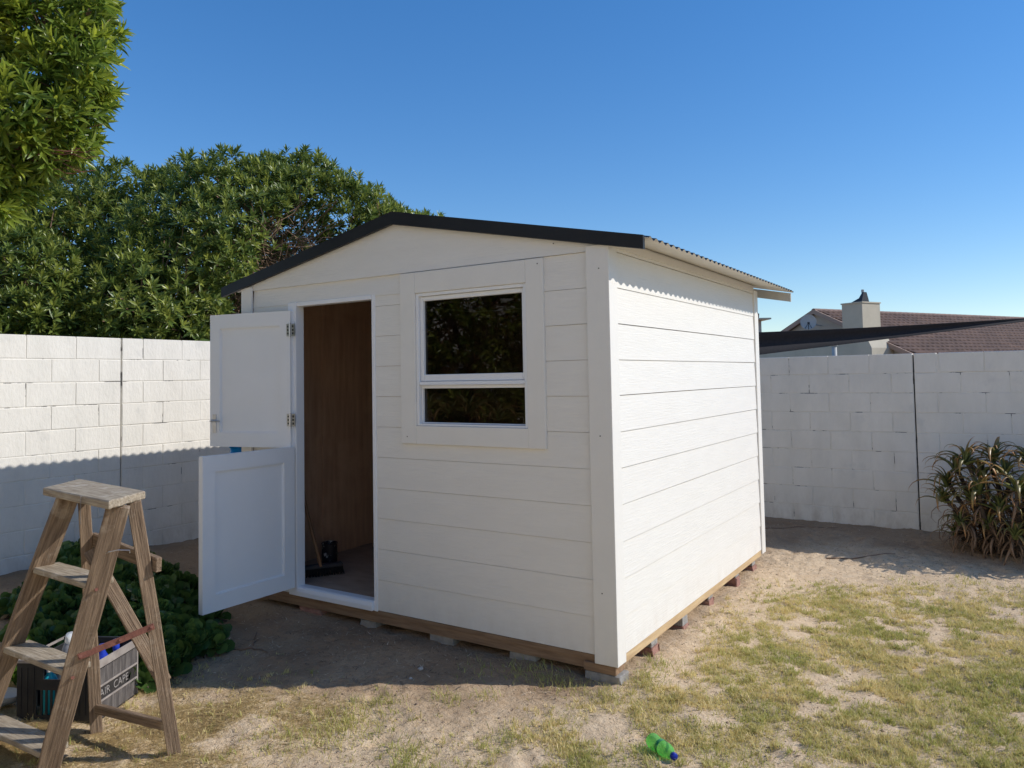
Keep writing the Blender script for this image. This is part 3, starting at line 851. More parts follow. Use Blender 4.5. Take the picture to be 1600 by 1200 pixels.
# ------------------------------------------------------------------ crate with bottles
cu = Vector((.886, .464, 0)); cv = Vector((-.464, .886, 0))
c0 = Vector((-2.306, -1.928, 0)); CL, CW, CH = .405, .345, .295
cz0 = gz(-2.1, -1.7) - .005
CR = Matrix(((cu.x, cv.x, 0, c0.x), (cu.y, cv.y, 0, c0.y), (0, 0, 1, cz0), (0, 0, 0, 1)))
crate = thing('bottle_crate', 'black plastic crate full of bottles behind the ladder, its lit end sun bleached', 'crate', tuple(CR.translation))
def cadd(name, g, m, bev=0): return g.build(name, m, crate, bevel=bev, M4=CR)
g = G(); g.box(.004, CL - .004, .004, CW - .004, .0, .008); cadd('crate_floor', g, M['crate'])
def side_x(y0, y1):                                     # long dark side with slots and a hand hole
    g = G()
    g.box(0, CL, y0, y1, .0, .035); g.box(0, CL, y0, y1, CH - .03, CH)
    g.box(0, .10, y0, y1, .0352, CH - .0302); g.box(CL - .10, CL, y0, y1, .0352, CH - .0302)
    g.box(.1002, CL - .1002, y0, y1, .155, .205)
    for i in range(1, 8):
        x = .10 + (CL - .20) * i / 8; g.box(x - .005, x + .005, y0 + .001, y1 - .001, .0352, .1548)
    g.box(.1002, .135, y0, y1, .2052, CH - .0302); g.box(CL - .135, CL - .1002, y0, y1, .2052, CH - .0302)
    for i in range(12):
        x = .02 + .365 * i / 11
        if x < .10 or x > CL - .10: g.box(x - .004, x + .004, y0 - .003, y0 - .0002, .04, CH - .035)
    return g
cadd('crate_side', side_x(0, .008), M['crate']); cadd('crate_side', side_x(CW - .008, CW), M['crate'])
def side_y(x0, x1, outx):
    g = G()
    g.box(x0, x1, .0082, CW - .0082, .0, .04); g.box(x0, x1, .0082, CW - .0082, CH - .04, CH - .031)
    g.box(x0, x1, .0082, CW - .0082, .0402, CH - .0402)
    for i in range(34):                                 # upright ribs
        y = .015 + (CW - .03) * i / 33
        for za, zb in ((.010, .085), (.170, .245)):
            (rib_ if outx else g).box(x1 - .0005 if outx else x0 - .004, x1 + .0035 if outx else x0 + .0005, y - .0024 * (.5 + .7 * math.sin(i * 3.7) ** 2), y + .0024, za, zb)
    return g
rib_ = G()
cadd('crate_end', side_y(0, .008, False), M['crate']); cadd('crate_end', side_y(CL - .008, CL, True), M['crate_worn'])
o = rib_.build('ribs', M['crate_rib'], crate, M4=CR); o['kind'] = 'stuff'
g = G()
g.box(CL + .0002, CL + .007, .002, CW - .002, CH - .042, CH - .002)
for z in (.088, .160): g.box(CL + .0002, CL + .007, .004, CW - .004, z, z + .009)
for y in (0.0, CW - .010): g.box(CL + .0003, CL + .006, y, y + .010, .004, CH - .044)
cadd('crate_rim', g, M['crate_rim'], .001)
g = G(); g.box(-.004, CL, -.004, -.0003, CH - .012, CH + .001); g.box(-.004, CL, CW + .0003, CW + .004, CH - .012, CH + .001); g.box(-.004, -.0003, 0, CW, CH - .012, CH + .001)
cadd('crate_lip', g, M['crate_rim'])
LT = CR @ Matrix(((0, 0, 1, CL + .0018), (1, 0, 0, 0), (0, 1, 0, .110), (0, 0, 0, 1)))
for word, y0_, y1_ in (('FAIR', .008, .112), ('CAPE', .142, .262)):
    tc = bpy.data.curves.new('lettering', 'FONT'); tc.body = word; tc.size = .054; tc.extrude = .0010; tc.offset = -.0006
    to = bpy.data.objects.new('lettering', tc); COL.objects.link(to)
    bpy.context.view_layer.update()
    tm = bpy.data.meshes.new_from_object(to.evaluated_get(bpy.context.evaluated_depsgraph_get()))
    bpy.data.objects.remove(to); tm.name = 'lettering'; tm.materials.clear(); tm.materials.append(M['letter'])
    xs = [v.co.x for v in tm.vertices]; kx = (y1_ - y0_) / (max(xs) - min(xs)); x0_ = min(xs)
    for v in tm.vertices: v.co.x = (v.co.x - x0_) * kx + y0_
    link('lettering', tm, crate, LT)
def bottle(name, label, cat, x, y, z, prof, mats, tilt=(0, 0), n=18, mi=None, capprof=None, capmat=None, band=None, bandmat=None):
    w = CR @ Vector((x, y, z))
    t = thing(name, label, cat, tuple(w))
    M4 = Matrix.Translation(w) @ Matrix.Rotation(tilt[0], 4, 'X') @ Matrix.Rotation(tilt[1], 4, 'Y')
    lathe('bottle_body', prof, mats, t, M4, n)
    if capprof: lathe('cap', capprof, capmat, t, M4, n)
    if band: lathe('bottle_label', band, bandmat, t, M4, n)
    return t
bp1 = [(0, 0), (.038, 0), (.040, .01), (.040, .15), (.030, .185), (.014, .205), (.014, .225)]
bottle('detergent_bottle', 'turquoise bottle seen through the slots of the black crate', 'bottle', .13, .055, .009, bp1, M['cyan'],
       capprof=[(.016, .215), (.017, .245), (0, .246)], capmat=M['white_plastic'])
bottle('detergent_bottle', 'white bottle with yellow and blue label behind the crate hand hole', 'bottle', .245, .06, .009,
       [(0, 0), (.036, 0), (.038, .01), (.038, .19), (.028, .235), (.014, .25), (.014, .265)], M['white_plastic'],
       band=[(.0392, .10), (.0392, .235)], bandmat=M['lilac'], capprof=[(.016, .26), (.016, .285), (0, .286)], capmat=M['yellow'])
bottle('spray_bottle', 'turquoise topped bottle at the front of the crate', 'bottle', .335, .06, .009,
       [(0, 0), (.036, 0), (.038, .01), (.038, .22), (.026, .26), (.02, .275)], M['cyan'], capprof=[(.02, .27), (.028, .30), (0, .302)], capmat=M['cyan'])
bottle('drink_bottle', 'bottle with a bright blue cap at the back of the crate', 'bottle', .34, .27, .009,
       [(0, 0), (.036, 0), (.038, .01), (.038, .2), (.026, .24), (.013, .26), (.013, .28)], M['lilac'], (.12, .18), capprof=[(.016, .275), (.017, .325), (0, .326)], capmat=M['blue'])
bottle('grey_flask', 'tapered grey flask leaning in the crate', 'flask', .068, .19, .012,
       [(0, 0), (.055, 0), (.058, .01), (.056, .14), (.040, .27), (.036, .34), (0, .345)], M['grey_plastic'], (-.1, .28), capprof=[(.037, .33), (.040, .365), (0, .368)], capmat=M['white_plastic'])
bottle('detergent_bottle', 'lilac bottle lying on the others in the crate', 'bottle', .22, .14, .10,
       [(0, 0), (.034, 0), (.036, .01), (.036, .16), (.014, .20), (.014, .22)], M['lilac'], (.2, .5), capprof=[(.016, .21), (.016, .24), (0, .241)], capmat=M['white_plastic'])
bottle('bleach_bottle', 'dark blue bottle in the corner of the crate', 'bottle', .26, .27, .009,
       [(0, 0), (.034, 0), (.036, .01), (.036, .2), (.014, .24), (.014, .26)], M['blue'], capprof=[(.016, .25), (.016, .275), (0, .276)], capmat=M['blue'])
# grey scoop lying left of the crate
sz = gz(-2.50, -1.90)
sc_ = thing('plastic_scoop', 'pale grey plastic scoop lying left of the black crate', 'scoop', (-2.52, -1.93, sz))
SM4 = Matrix.Translation((-2.62, -1.94, sz + .065)) @ Matrix.Rotation(.5, 4, 'Z')
V = []; F = []
sec = []
for i in range(13):
    a = math.pi * i / 12 + math.pi
    sec.append((math.cos(a), math.sin(a)))
for x, r in ((0, .085), (.10, .080), (.19, .04)):
    for k in (1.0, .94):
        V += [(x, r * k * u, r * k * v * .8) for u, v in sec]
n = 13
for s in range(2):
    for k in range(2):
        b0 = (s * 2 + k) * n; b1 = ((s + 1) * 2 + k) * n
        for i in range(n - 1): F.append((b0 + i, b0 + i + 1, b1 + i + 1, b1 + i))
F.append(tuple(range(4 * n, 5 * n)))
me = mesh('scoop_bowl', V, F, M['pale_grey'], True); link('scoop_bowl', me, sc_, SM4)
g = G(); g.tube([(-.02, 0, -.03), (-.14, 0, -.02)], [.016, .014], 8); g.build('grip', M['pale_grey'], sc_, True, M4=SM4)

# ------------------------------------------------------------------ crushed green bottle on the grass
gp = bpy.data.materials.new('clear_green_plastic'); gp.use_nodes = True
t = gp.node_tree; t.nodes.clear()
o_ = t.nodes.new('ShaderNodeOutputMaterial'); tr = t.nodes.new('ShaderNodeBsdfTransparent'); tr.inputs[0].default_value = (.62, .96, .58, 1)
p_ = t.nodes.new('ShaderNodeBsdfPrincipled'); p_.inputs['Base Color'].default_value = (.30, .74, .28, 1); p_.inputs['Roughness'].default_value = .14
tl = t.nodes.new('ShaderNodeBsdfTranslucent'); tl.inputs[0].default_value = (.30, .85, .22, 1)
m0 = t.nodes.new('ShaderNodeMixShader'); m0.inputs[0].default_value = .5
m1 = t.nodes.new('ShaderNodeMixShader'); m1.inputs[0].default_value = .55
t.links.new(p_.outputs[0], m0.inputs[1]); t.links.new(tl.outputs[0], m0.inputs[2])
t.links.new(m0.outputs[0], m1.inputs[1]); t.links.new(tr.outputs[0], m1.inputs[2]); t.links.new(m1.outputs[0], o_.inputs[0])
M['label_green'] = mat('dark_green_wrapper', (.012, .22, .085), rough=.35)
M['label_white'] = mat('white_print', (.55, .62, .55), rough=.5)
M['cap_blue'] = mat('blue_cap', (.008, .025, .28), rough=.35)
p0, p1 = Vector((.425, -.575, 0)), Vector((.572, -.672, 0))
bz = max(gz(p0.x, p0.y), gz(p1.x, p1.y))
gb = thing('plastic_bottle', 'crushed green plastic bottle with a blue cap lying on the grass', 'bottle', (p0.x, p0.y, bz))
ax = (p1 - p0).normalized(); sd = Vector((0, 0, 1)); ay = sd.cross(ax)
L = (p1 - p0).length
GB = Matrix(((sd.x, ay.x, ax.x, p0.x), (sd.y, ay.y, ax.y, p0.y), (sd.z, ay.z, ax.z, bz + .030), (0, 0, 0, 1)))
prof = [(0, .006), (.022, 0), (.033, .012), (.0355, .04), (.0355, .07), (.0345, .095), (.0335, .125), (.034, .16), (.034, .18), (.030, .21), (.020, .235), (.0125, .25), (.0125, .258)]
k = L / .275
prof = [(r * .92, z * k) for r, z in prof]
bo = lathe('bottle_body', prof, gp, gb, GB, 28)
for v in bo.data.vertices:
    z = v.co.z / k
    a = math.atan2(v.co.y, v.co.x)
    f = max(0, 1 - abs(z - .075) / .075)
    d = 1 - .24 * f * max(0, math.cos(a - .3)) ** 2 - .09 * f * math.cos(3 * a + 60 * z) - .05 * f * math.sin(5 * a - 90 * z)
    v.co.x *= d; v.co.y *= d * (1 + .12 * f)
lathe('bottle_label', [(.0312, .112 * k), (.0314, .125 * k), (.0316, .142 * k)], M['label_green'], gb, GB, 28)
lathe('cap', [(.0, .278 * k), (.0145, .278 * k), (.0155, .274 * k), (.0155, .254 * k), (.0125, .252 * k)], M['cap_blue'], gb, GB, 24)
g = G()
for i in range(8):
    a0, a1 = .5 + i * .12, .5 + (i + 1) * .12
    a0 += 1.0; a1 += 1.0
    g.add([(.0322 * math.cos(a0), .0322 * math.sin(a0), .117 * k), (.0322 * math.cos(a1), .0322 * math.sin(a1), .117 * k), (.0322 * math.cos(a1), .0322 * math.sin(a1), .138 * k), (.0322 * math.cos(a0), .0322 * math.sin(a0), .138 * k)], [(0, 1, 2, 3)])
g.build('print_patch', M['label_white'], gb, M4=GB)

# ------------------------------------------------------------------ vegetation helpers
CV = np.array(CAMP); CF = np.array(fw); CR_ = np.array(R2); CU_ = np.array(U2)
def project(P):
    d = P - CV
    z = d @ CF
    return 800 + 1176.39 * (d @ CR_) / z, 535.89 - 1176.39 * (d @ CU_) / z, z
def norm(a): return a / (np.linalg.norm(a, axis=-1, keepdims=True) + 1e-9)
def rosette_leaves(C, Dn, m, L, Wd, spread=(0.35, 1.25), droop=0.15, r=rng):
    """leaf frames for rosettes: centres C, axes Dn, m leaves each. Returns base, dir, side, length, width, rank"""
    N = len(C)
    Dn = norm(Dn)
    a = np.where(np.abs(Dn[:, 2:3]) < .9, np.array([[0, 0, 1.0]]), np.array([[1.0, 0, 0]]))
    X = norm(np.cross(a, Dn)); Y = np.cross(Dn, X)
    rank = np.tile(np.linspace(0, 1, m), (N, 1))
    ang = np.tile(np.arange(m) * 2.39996, (N, 1)) + r.uniform(0, 6.28, (N, 1)) + r.normal(0, .2, (N, m))
    tilt = spread[0] + (spread[1] - spread[0]) * rank + r.normal(0, .14, (N, m))
    st, ct = np.sin(tilt)[..., None], np.cos(tilt)[..., None]
    radial = np.cos(ang)[..., None] * X[:, None] + np.sin(ang)[..., None] * Y[:, None]
    d = ct * Dn[:, None] + st * radial
    d[..., 2] -= droop * rank
    d = norm(d)
    nrm = norm(np.cross(d, np.cross(Dn[:, None], d) + 1e-4) * -1)
    side = norm(np.cross(d, nrm)); 
    side = norm(side + .25 * r.normal(0, 1, side.shape)); side = norm(side - d * (side * d).sum(-1, keepdims=True))
    base = C[:, None] - Dn[:, None] * (rank * L * 0.55)[..., None]
    ln = L * (0.55 + .45 * np.sqrt(np.clip(rank + .15, 0, 1))) * r.uniform(.75, 1.2, (N, m))
    wd = Wd * ln / L * r.uniform(.85, 1.15, (N, m))
    f = lambda q: q.reshape(-1, q.shape[-1]) if q.ndim == 3 else q.ravel()
    return f(base), f(d), f(side), f(ln), f(wd), f(rank)
LANCE = ([(0, 0, 0), (.38, .42, .05), (.72, .30, .03), (1, 0, -.10), (.72, -.30, .03), (.38, -.42, .05), (.38, 0, -.03), (.72, 0, -.04)],
         [(0, 6, 1), (0, 5, 6), (6, 2, 1), (6, 7, 2), (5, 7, 6), (5, 4, 7), (7, 3, 2), (4, 3, 7)])
KITE = ([(0, 0, 0), (.45, .5, .06), (1, 0, -.06), (.45, -.5, .06), (.5, 0, -.02)], [(0, 4, 1), (4, 2, 1), (0, 3, 4), (3, 2, 4)])
ROUND = ([(0, 0, 0), (.25, .17, .03), (.55, .42, .06), (.82, .40, .05), (1, .16, .0), (1, -.16, .0), (.82, -.40, .05), (.55, -.42, .06), (.25, -.17, .03), (.6, 0, -.07), (.28, 0, -.03)],
         [(0, 10, 1), (0, 8, 10), (10, 9, 2), (10, 2, 1), (8, 9, 10), (8, 7, 9), (9, 3, 2), (9, 4, 3), (9, 5, 4), (9, 6, 5), (7, 6, 9)])
def leaves_mesh(name, tmpl, base, d, side, ln, wd, tint, m):
    T = np.array(tmpl[0]); F = np.array(tmpl[1])
    nr = np.cross(d, side)
    V = base[:, None] + d[:, None] * (T[:, 0] * ln[:, None])[..., None] + side[:, None] * (T[:, 1] * wd[:, None])[..., None] + nr[:, None] * (T[:, 2] * ln[:, None])[..., None]
    k = len(T); n = len(base)
    FF = (F[None] + (np.arange(n) * k)[:, None, None]).reshape(-1, 3)
    return bigmesh(name, V.reshape(-1, 3), FF, m, True, None, np.repeat(tint, k))
def leaf_parts(parent, tmpl, sel, base, d, side, ln, wd, tint, m, name='leaf'):
    """selected leaves as parts of their own, sharing a few meshes"""
    var = []
    for q in range(6):
        me = bigmesh('leaf', np.array(tmpl[0]), np.array(tmpl[1]), m, True, None, np.full(len(tmpl[0]), (q + .5) / 6))
        var.append(me)
    nr = np.cross(d, side)
    for i in sel:
        X, Y, Z, B = d[i] * ln[i], side[i] * wd[i], nr[i] * ln[i], base[i]
        M4 = Matrix(((X[0], Y[0], Z[0], B[0]), (X[1], Y[1], Z[1], B[1]), (X[2], Y[2], Z[2], B[2]), (0, 0, 0, 1)))
        link(name, var[int(np.clip(tint[i], 0, .999) * 6)], parent, M4)
def pick_front(base, d, ln, n=300):
    """the n leaves that show largest: in frame and nearest the camera"""
    u, v, z = project(base + d * (ln * .5)[:, None])
    ok = (z > .2) & (u > 0) & (u < 1600) & (v > 0) & (v < 1200)
    sc = np.where(ok, ln / np.maximum(z, .1) * np.linalg.norm(d - CF * (d @ CF)[:, None], axis=1), -1)
    return np.argsort(-sc)[:n]
def wander(p, q, n, amp, r):
    p, q = Vector(p), Vector(q)
    out = []
    for i in range(n + 1):
        t = i / n
        e = amp * math.sin(math.pi * t)
        out.append(p.lerp(q, t) + Vector((r.uniform(-e, e), r.uniform(-e, e), r.uniform(-e, e) * .6)))
    return out
def shell_points(lumps, N, r=rng, depth=0.16):
    """points on the outer skin of a union of ellipsoids (centre, radii), with outward normals"""
    P = []; Q = []
    ar = np.array([a[1][0] * a[1][1] + a[1][0] * a[1][2] + a[1][1] * a[1][2] for a in lumps])
    cnt = (N * 2.2 * ar / ar.sum()).astype(int)
    for (c, ra), n in zip(lumps, cnt):
        v = norm(r.normal(0, 1, (n, 3)))
        sc = 1 - np.abs(r.normal(0, depth, (n, 1)))
        p = np.array(c) + v * np.array(ra) * sc
        nn = norm(v / np.array(ra))
        inside = np.zeros(n, bool)
        for c2, r2 in lumps:
            if c2 is c: continue
            q = (p - np.array(c2)) / np.array(r2)
            inside |= (q * q).sum(1) < .80
        P.append(p[~inside]); Q.append(nn[~inside])
    return np.concatenate(P), np.concatenate(Q)

def tree(name, label, cat, foot, lumps, N, m, L, Wd, tmpl, matl, limbs, twigs, seed, group=None, keep=None, parts=True, trunk_r=.11, clump=2.0, updir=.55, cut=.36, fill=0, puff=.45):
    r = np.random.default_rng(seed); rr = random.Random(seed)
    t = thing(name, label, cat, foot, group)
    P, Q = shell_points(lumps, N, r)
    # uneven density: clumps and gaps
    dn = np.array([mnoise.noise(Vector(p) * clump) for p in P]) * .5 + .5
    ok = dn > cut + .10 * r.normal(0, 1, len(P))
    P = P + Q * ((dn - .5) * puff)[:, None]
    if keep is not None: ok &= keep(P, r)
    P, Q, dn = P[ok], Q[ok], dn[ok]
    if fill:                                               # inner leaves, so that the crown is not hollow
        w8 = np.array([a[1][0] * a[1][1] * a[1][2] for a in lumps]); ch = r.choice(len(lumps), fill, p=w8 / w8.sum())
        v = norm(r.normal(0, 1, (fill, 3))) * (r.random((fill, 1)) ** .4 * .80)
        PF = np.array([lumps[i][0] for i in ch]) + v * np.array([lumps[i][1] for i in ch])
        QF = norm(v + .01)
        if keep is not None:
            kk = keep(PF, r); PF, QF = PF[kk], QF[kk]
        P = np.concatenate([P, PF]); Q = np.concatenate([Q, QF])
    ax = norm(Q * 1.0 + np.array([0, 0, updir]) + .35 * r.normal(0, 1, Q.shape))
    base, d, side, ln, wd, rank = rosette_leaves(P, ax, m, L, Wd, r=r)
    tint = np.clip((1 - rank) * .62 * np.repeat(r.uniform(.1, 1.1, len(P)), m) + r.normal(.05, .08, len(rank)), 0, 1)
    print(name, 'rosettes', len(P), 'leaves', len(base))
    if parts:
        sel = pick_front(base, d, ln)
        leaf_parts(t, tmpl, sel, base, d, side, ln, wd, tint, matl)
        mk = np.ones(len(base), bool); mk[sel] = False
    else:
        mk = np.ones(len(base), bool)
    me = leaves_mesh('foliage', tmpl, base[mk], d[mk], side[mk], ln[mk], wd[mk], tint[mk], matl)
    o = link('foliage', me, t); o['kind'] = 'stuff'
    # twigs that carry the rosettes, running inwards
    cen = [np.array(c) for c, _ in lumps]
    g = G()
    pick = r.choice(len(P), min(twigs, len(P)), replace=False)
    for i in pick:
        c = min(cen, key=lambda q: np.linalg.norm(q - P[i]))
        q = P[i] + (c - P[i]) * rr.uniform(.25, .65)
        g.tube(wander(q, P[i], 3, .05, rr), [.009, .007, .005, .003], 3, caps=False)
    o = g.build('twigs', M['twig'], t); o['kind'] = 'stuff'
    for i, (a, b, ra) in enumerate(limbs):
        g = G(); n = 7
        pts = wander(a, b, n, .09, rr)
        g.tube(pts, [ra * (1 - .55 * k / n) for k in range(n + 1)], 9)
        g.build('trunk' if i == 0 else 'branch', M['bark'], t, True)
    return t

# ---- big bush behind the left wall
bl = [((-6.30, 2.15, 2.60), (1.80, 1.75, 1.68)), ((-5.35, 3.05, 2.78), (1.35, 1.35, 1.36)), ((-4.75, 3.75, 2.75), (1.05, 1.05, 1.05)), ((-5.70, 2.65, 3.05), (1.25, 1.2, 1.36)),
      ((-7.25, 1.25, 2.55), (1.55, 1.5, 1.66)), ((-5.75, .95, 2.15), (.70, .85, 1.0)), ((-6.6, .0, 2.1), (1.0, 1.0, 1.15)), ((-8.3, .6, 2.2), (1.4, 1.4, 1.35)),
      ((-5.95, 1.9, 1.7), (.80, .80, .80)), ((-6.9, -.9, 1.9), (1.0, 1.0, 1.15))]
def bare(P, r):
    u, v, z = project(P)
    # the hollow of dead twigs just above the shed roof
    e = ((u - 510) / 110.) ** 2 + ((v - 405) / 75.) ** 2
    e2 = ((u - 430) / 75.) ** 2 + ((v - 475) / 60.) ** 2
    w = (P[:, 0] > -4.83) & (P[:, 2] < 1.96)
    wallside = (np.abs(P[:, 0] + 5.02) < .13) & (P[:, 2] < 2.0)
    hol = (np.minimum(e, e2) < 1) & (z < 9.75)
    return ~(hol & (r.random(len(P)) < .93)) & ~w & ~wallside & ~((P[:, 0] > -4.9) & (P[:, 1] < 2.6))
limbs = [((-6.3, 2.1, -.1), (-6.2, 2.2, 1.3), .16), ((-6.2, 2.2, 1.2), (-5.2, 3.1, 3.0), .09), ((-6.2, 2.2, 1.2), (-7.2, 1.2, 3.0), .09), ((-6.2, 2.2, 1.2), (-6.3, 2.0, 3.6), .09),
         ((-6.2, 2.2, 1.2), (-4.8, 3.6, 2.8), .07), ((-6.2, 2.2, 1.2), (-5.8, .9, 2.3), .07)]
bush = tree('bush', 'large domed green bush rising behind the left block wall', 'bush', (-6.3, 2.1, -.1), bl, 13500, 13, .112, .031, KITE, M['leaf_bush'], limbs, 900, 5, keep=bare, clump=1.5, cut=.25, fill=5200, puff=.50)
g = G(); rr = random.Random(77)                           # tangle of dead twigs in the hollow
for i in range(640):
    a = Vector((rr.uniform(-6.1, -5.1), rr.uniform(1.7, 3.1), rr.uniform(2.0, 3.25)))
    b = a + Vector((rr.uniform(.1, .75), rr.uniform(-.45, .5), rr.uniform(-.35, .6)))
    if b.x > -4.75 and b.y < 2.2: continue
    pts = wander(a, b, 4, .09, rr)
    g.tube(pts, [.008, .007, .005, .004, .002], 4, caps=False)
o = g.build('dead_twigs', M['twig'], bush); o['kind'] = 'stuff'

# ---- nearer tree at the top left
tl_ = [((-3.75, -1.55, 3.72), (.62, .66, .52)), ((-3.38, -1.42, 3.30), (.42, .42, .48)), ((-3.62, -1.60, 2.90), (.36, .38, .36)), ((-3.20, -1.25, 3.78), (.40, .42, .46)), ((-4.4, -1.8, 3.5), (.8, .9, .9)),
       ((-3.9, -1.9, 2.95), (.42, .45, .42)), ((-3.75, -1.35, 4.4), (.85, .85, .55)), ((-4.6, -2.3, 4.2), (1.0, 1.0, .8))]
limbs = [((-4.95 + .45, -2.2, -.1), (-4.5, -2.1, 2.0), .12), ((-4.5, -2.1, 1.9), (-3.7, -1.6, 3.3), .06), ((-4.5, -2.1, 1.9), (-4.6, -2.2, 4.0), .08), ((-3.8, -1.65, 3.1), (-3.25, -1.3, 3.75), .03),
         ((-3.8, -1.65, 3.1), (-3.5, -1.5, 2.85), .022)]
def tk(P, r):
    u, v, z = project(P)
    j = np.array([mnoise.noise(Vector(p) * 5.0) for p in P]) * 58
    lim = 172 - 62 * np.clip((v - 205) / 120., 0, 1) + j
    return (u < lim) & (v < 338 - .12 * u + j)
ntree = tree('tree', 'leafy tree with bright lance leaves reaching in at top left', 'tree', (-4.5, -2.2, -.1), tl_, 2900, 12, .125, .034, LANCE, M['leaf_tree'], limbs, 300, 8, keep=tk, clump=2.6, cut=.20)
g = G(); rr = random.Random(5)
for i in range(26):                                       # bare reddish twigs poking out under the leaves
    a = Vector((-3.25, -1.34, 3.05)) + Vector((rr.uniform(-.2, .05), rr.uniform(-.2, .05), rr.uniform(-.15, .1)))
    b = a + Vector((rr.uniform(.12, .34), rr.uniform(.08, .24), rr.uniform(-.12, .12)))
    g.tube(wander(a, b, 4, .025, rr), [.0045, .004, .003, .0025, .0015], 4, caps=False)
o = g.build('bare_twigs', mat('reddish_twig', (.22, .09, .07), rough=.8), ntree); o['kind'] = 'stuff'

# ---- trees behind the photographer, seen only in the window glass
limbs = [((-5.2, -5.8, -.1), (-5.1, -5.7, 1.8), .14), ((-5.1, -5.7, 1.6), (-4.4, -5.5, 2.9), .07), ((-5.1, -5.7, 1.6), (-5.9, -6.0, 3.0), .07)]
tree('tree', 'dark spreading tree mirrored in the window pane', 'tree', (-5.2, -5.8, -.1),
     [((-5.0, -5.6, 2.6), (1.5, 1.0, 1.2)), ((-6.2, -6.0, 2.5), (1.2, 1.0, 1.2)), ((-3.9, -5.6, 2.7), (1.0, .9, 1.0)), ((-4.8, -5.9, 1.6), (1.6, .8, 1.0))],
     2400, 10, .16, .05, KITE, M['leaf_bush'], limbs, 900, 15, parts=False, clump=1.6, cut=.40)

# ------------------------------------------------------------------ aloes
def aloe_leaf_mesh(L, w, curl, tw, seed, m, n=8):
    """tapering curved leaf: local +X outwards, +Z up; triangular section"""
    r = random.Random(seed)
    V = []; F = []
    a = math.radians(r.uniform(38, 72)); x = z = y = 0.0
    ds = L / n
    for i in range(n + 1):
        t = i / n
        ww = w * (1 - t) ** .8 * (1 + .25 * math.sin(math.pi * t)) + .0012
        th = ww * .26
        nx, nz = -math.sin(a), math.cos(a)
        V += [(x, y - ww / 2, z), (x - nx * -th * .2, y, z - .0 + nz * -th * .15), (x, y + ww / 2, z), (x - nx * th, y, z - nz * th)]
        a -= curl / n * (.4 + 1.3 * t); x += math.cos(a) * ds; z += math.sin(a) * ds; y += tw * ds * t
    for i in range(n):
        b = i * 4
        for q in range(4): F.append((b + q, b + (q + 1) % 4, b + 4 + (q + 1) % 4, b + 4 + q))
    tint = np.repeat(np.clip(np.linspace(-.35, 1.0, n + 1) * r.uniform(.2, 1.1), 0, 1), 4)
    return bigmesh('leaf', np.array(V), np.array(F), m, True, None, tint)
def aloe(label, foot, heads, seed, dead=170):
    heads = [(a, b, c * (.90 if seed == 3 else 1), d) for a, b, c, d in heads]
    rr = random.Random(seed)
    t = thing('aloe_bush', label, 'aloe', foot)
    var = [aloe_leaf_mesh(1.0, .115 + .03 * rr.random(), rr.uniform(1.3, 3.1), rr.uniform(-.25, .25), seed * 50 + i, M['aloe']) for i in range(14)]
    for (hx, hy, hz, sc) in heads:
        n = rr.randint(15, 20)
        for i in range(n):
            k = i / n
            L = sc * rr.uniform(.8, 1.15) * (.55 + .45 * k)
            az = i * 2.4 + rr.uniform(-.3, .3)
            tip = rr.uniform(-.15, .15) + (.55 - .75 * k)
            M4 = Matrix.Translation((hx, hy, hz - .05 * k)) @ Matrix.Rotation(az, 4, 'Z') @ Matrix.Rotation(-tip, 4, 'Y') @ Matrix.Translation((.012, 0, 0)) @ Matrix.Scale(L, 4)
            link('leaf', rr.choice(var), t, M4)
        g = G(); fx, fy = foot[0] + (hx - foot[0]) * .45, foot[1] + (hy - foot[1]) * .45
        g.tube(wander((fx, fy, gz(fx, fy) - .03), (hx, hy, hz), 5, .05, rr), [.022, .021, .02, .019, .018, .017], 7)
        g.build('stem', M['aloe_stem'], t, True)
    dv = [aloe_leaf_mesh(1.0, .06, rr.uniform(2.4, 4.2), rr.uniform(-.6, .6), seed * 90 + i, M['aloe_dead'], 6) for i in range(6)]
    V = []; F = []
    for i in range(dead):
        h = rr.choice(heads); k = rr.uniform(.15, .92)
        fx, fy = foot[0] + (h[0] - foot[0]) * .45, foot[1] + (h[1] - foot[1]) * .45
        p = (fx + (h[0] - fx) * k, fy + (h[1] - fy) * k, foot[2] + (h[2] - foot[2]) * k)
        M4 = Matrix.Translation(p) @ Matrix.Rotation(rr.uniform(0, 6.28), 4, 'Z') @ Matrix.Rotation(rr.uniform(.2, .9), 4, 'Y') @ Matrix.Scale(rr.uniform(.18, .42), 4)
        me = rr.choice(dv); b = len(V)
        V += [M4 @ v.co for v in me.vertices]; F += [[b + q for q in p_.vertices] for p_ in me.polygons]
    me = mesh('dead_leaves', V, F, M['aloe_dead'], True); o = link('dead_leaves', me, t); o['kind'] = 'stuff'
    return t
hs = [(1.50, 4.22, .80, .40), (1.72, 4.32, .84, .44), (1.98, 4.25, .82, .44), (2.25, 4.25, .85, .44), (1.35, 4.30, .55, .40), (1.32, 4.15, .42, .36), (1.60, 3.98, .55, .40),
      (1.88, 3.90, .60, .42), (2.1, 3.8, .38, .38), (2.4, 4.0, .6, .42), (1.45, 4.02, .22, .30), (1.80, 4.12, .72, .40), (2.05, 4.5, .75, .4),
      (1.62, 4.25, .66, .44), (1.42, 4.38, .70, .40), (1.55, 4.10, .45, .40), (1.75, 3.95, .40, .38), (1.95, 4.05, .50, .42), (1.66, 4.0, .22, .34), (1.85, 3.82, .18, .32), (2.15, 4.15, .62, .42), (2.3, 3.85, .25, .36), (1.40, 4.2, .08, .28)]
aloe('tangled aloe bush with drooping reddish green leaves by the shaded wall', (1.85, 4.2, gz(1.85, 4.2)), hs, 3, 620)
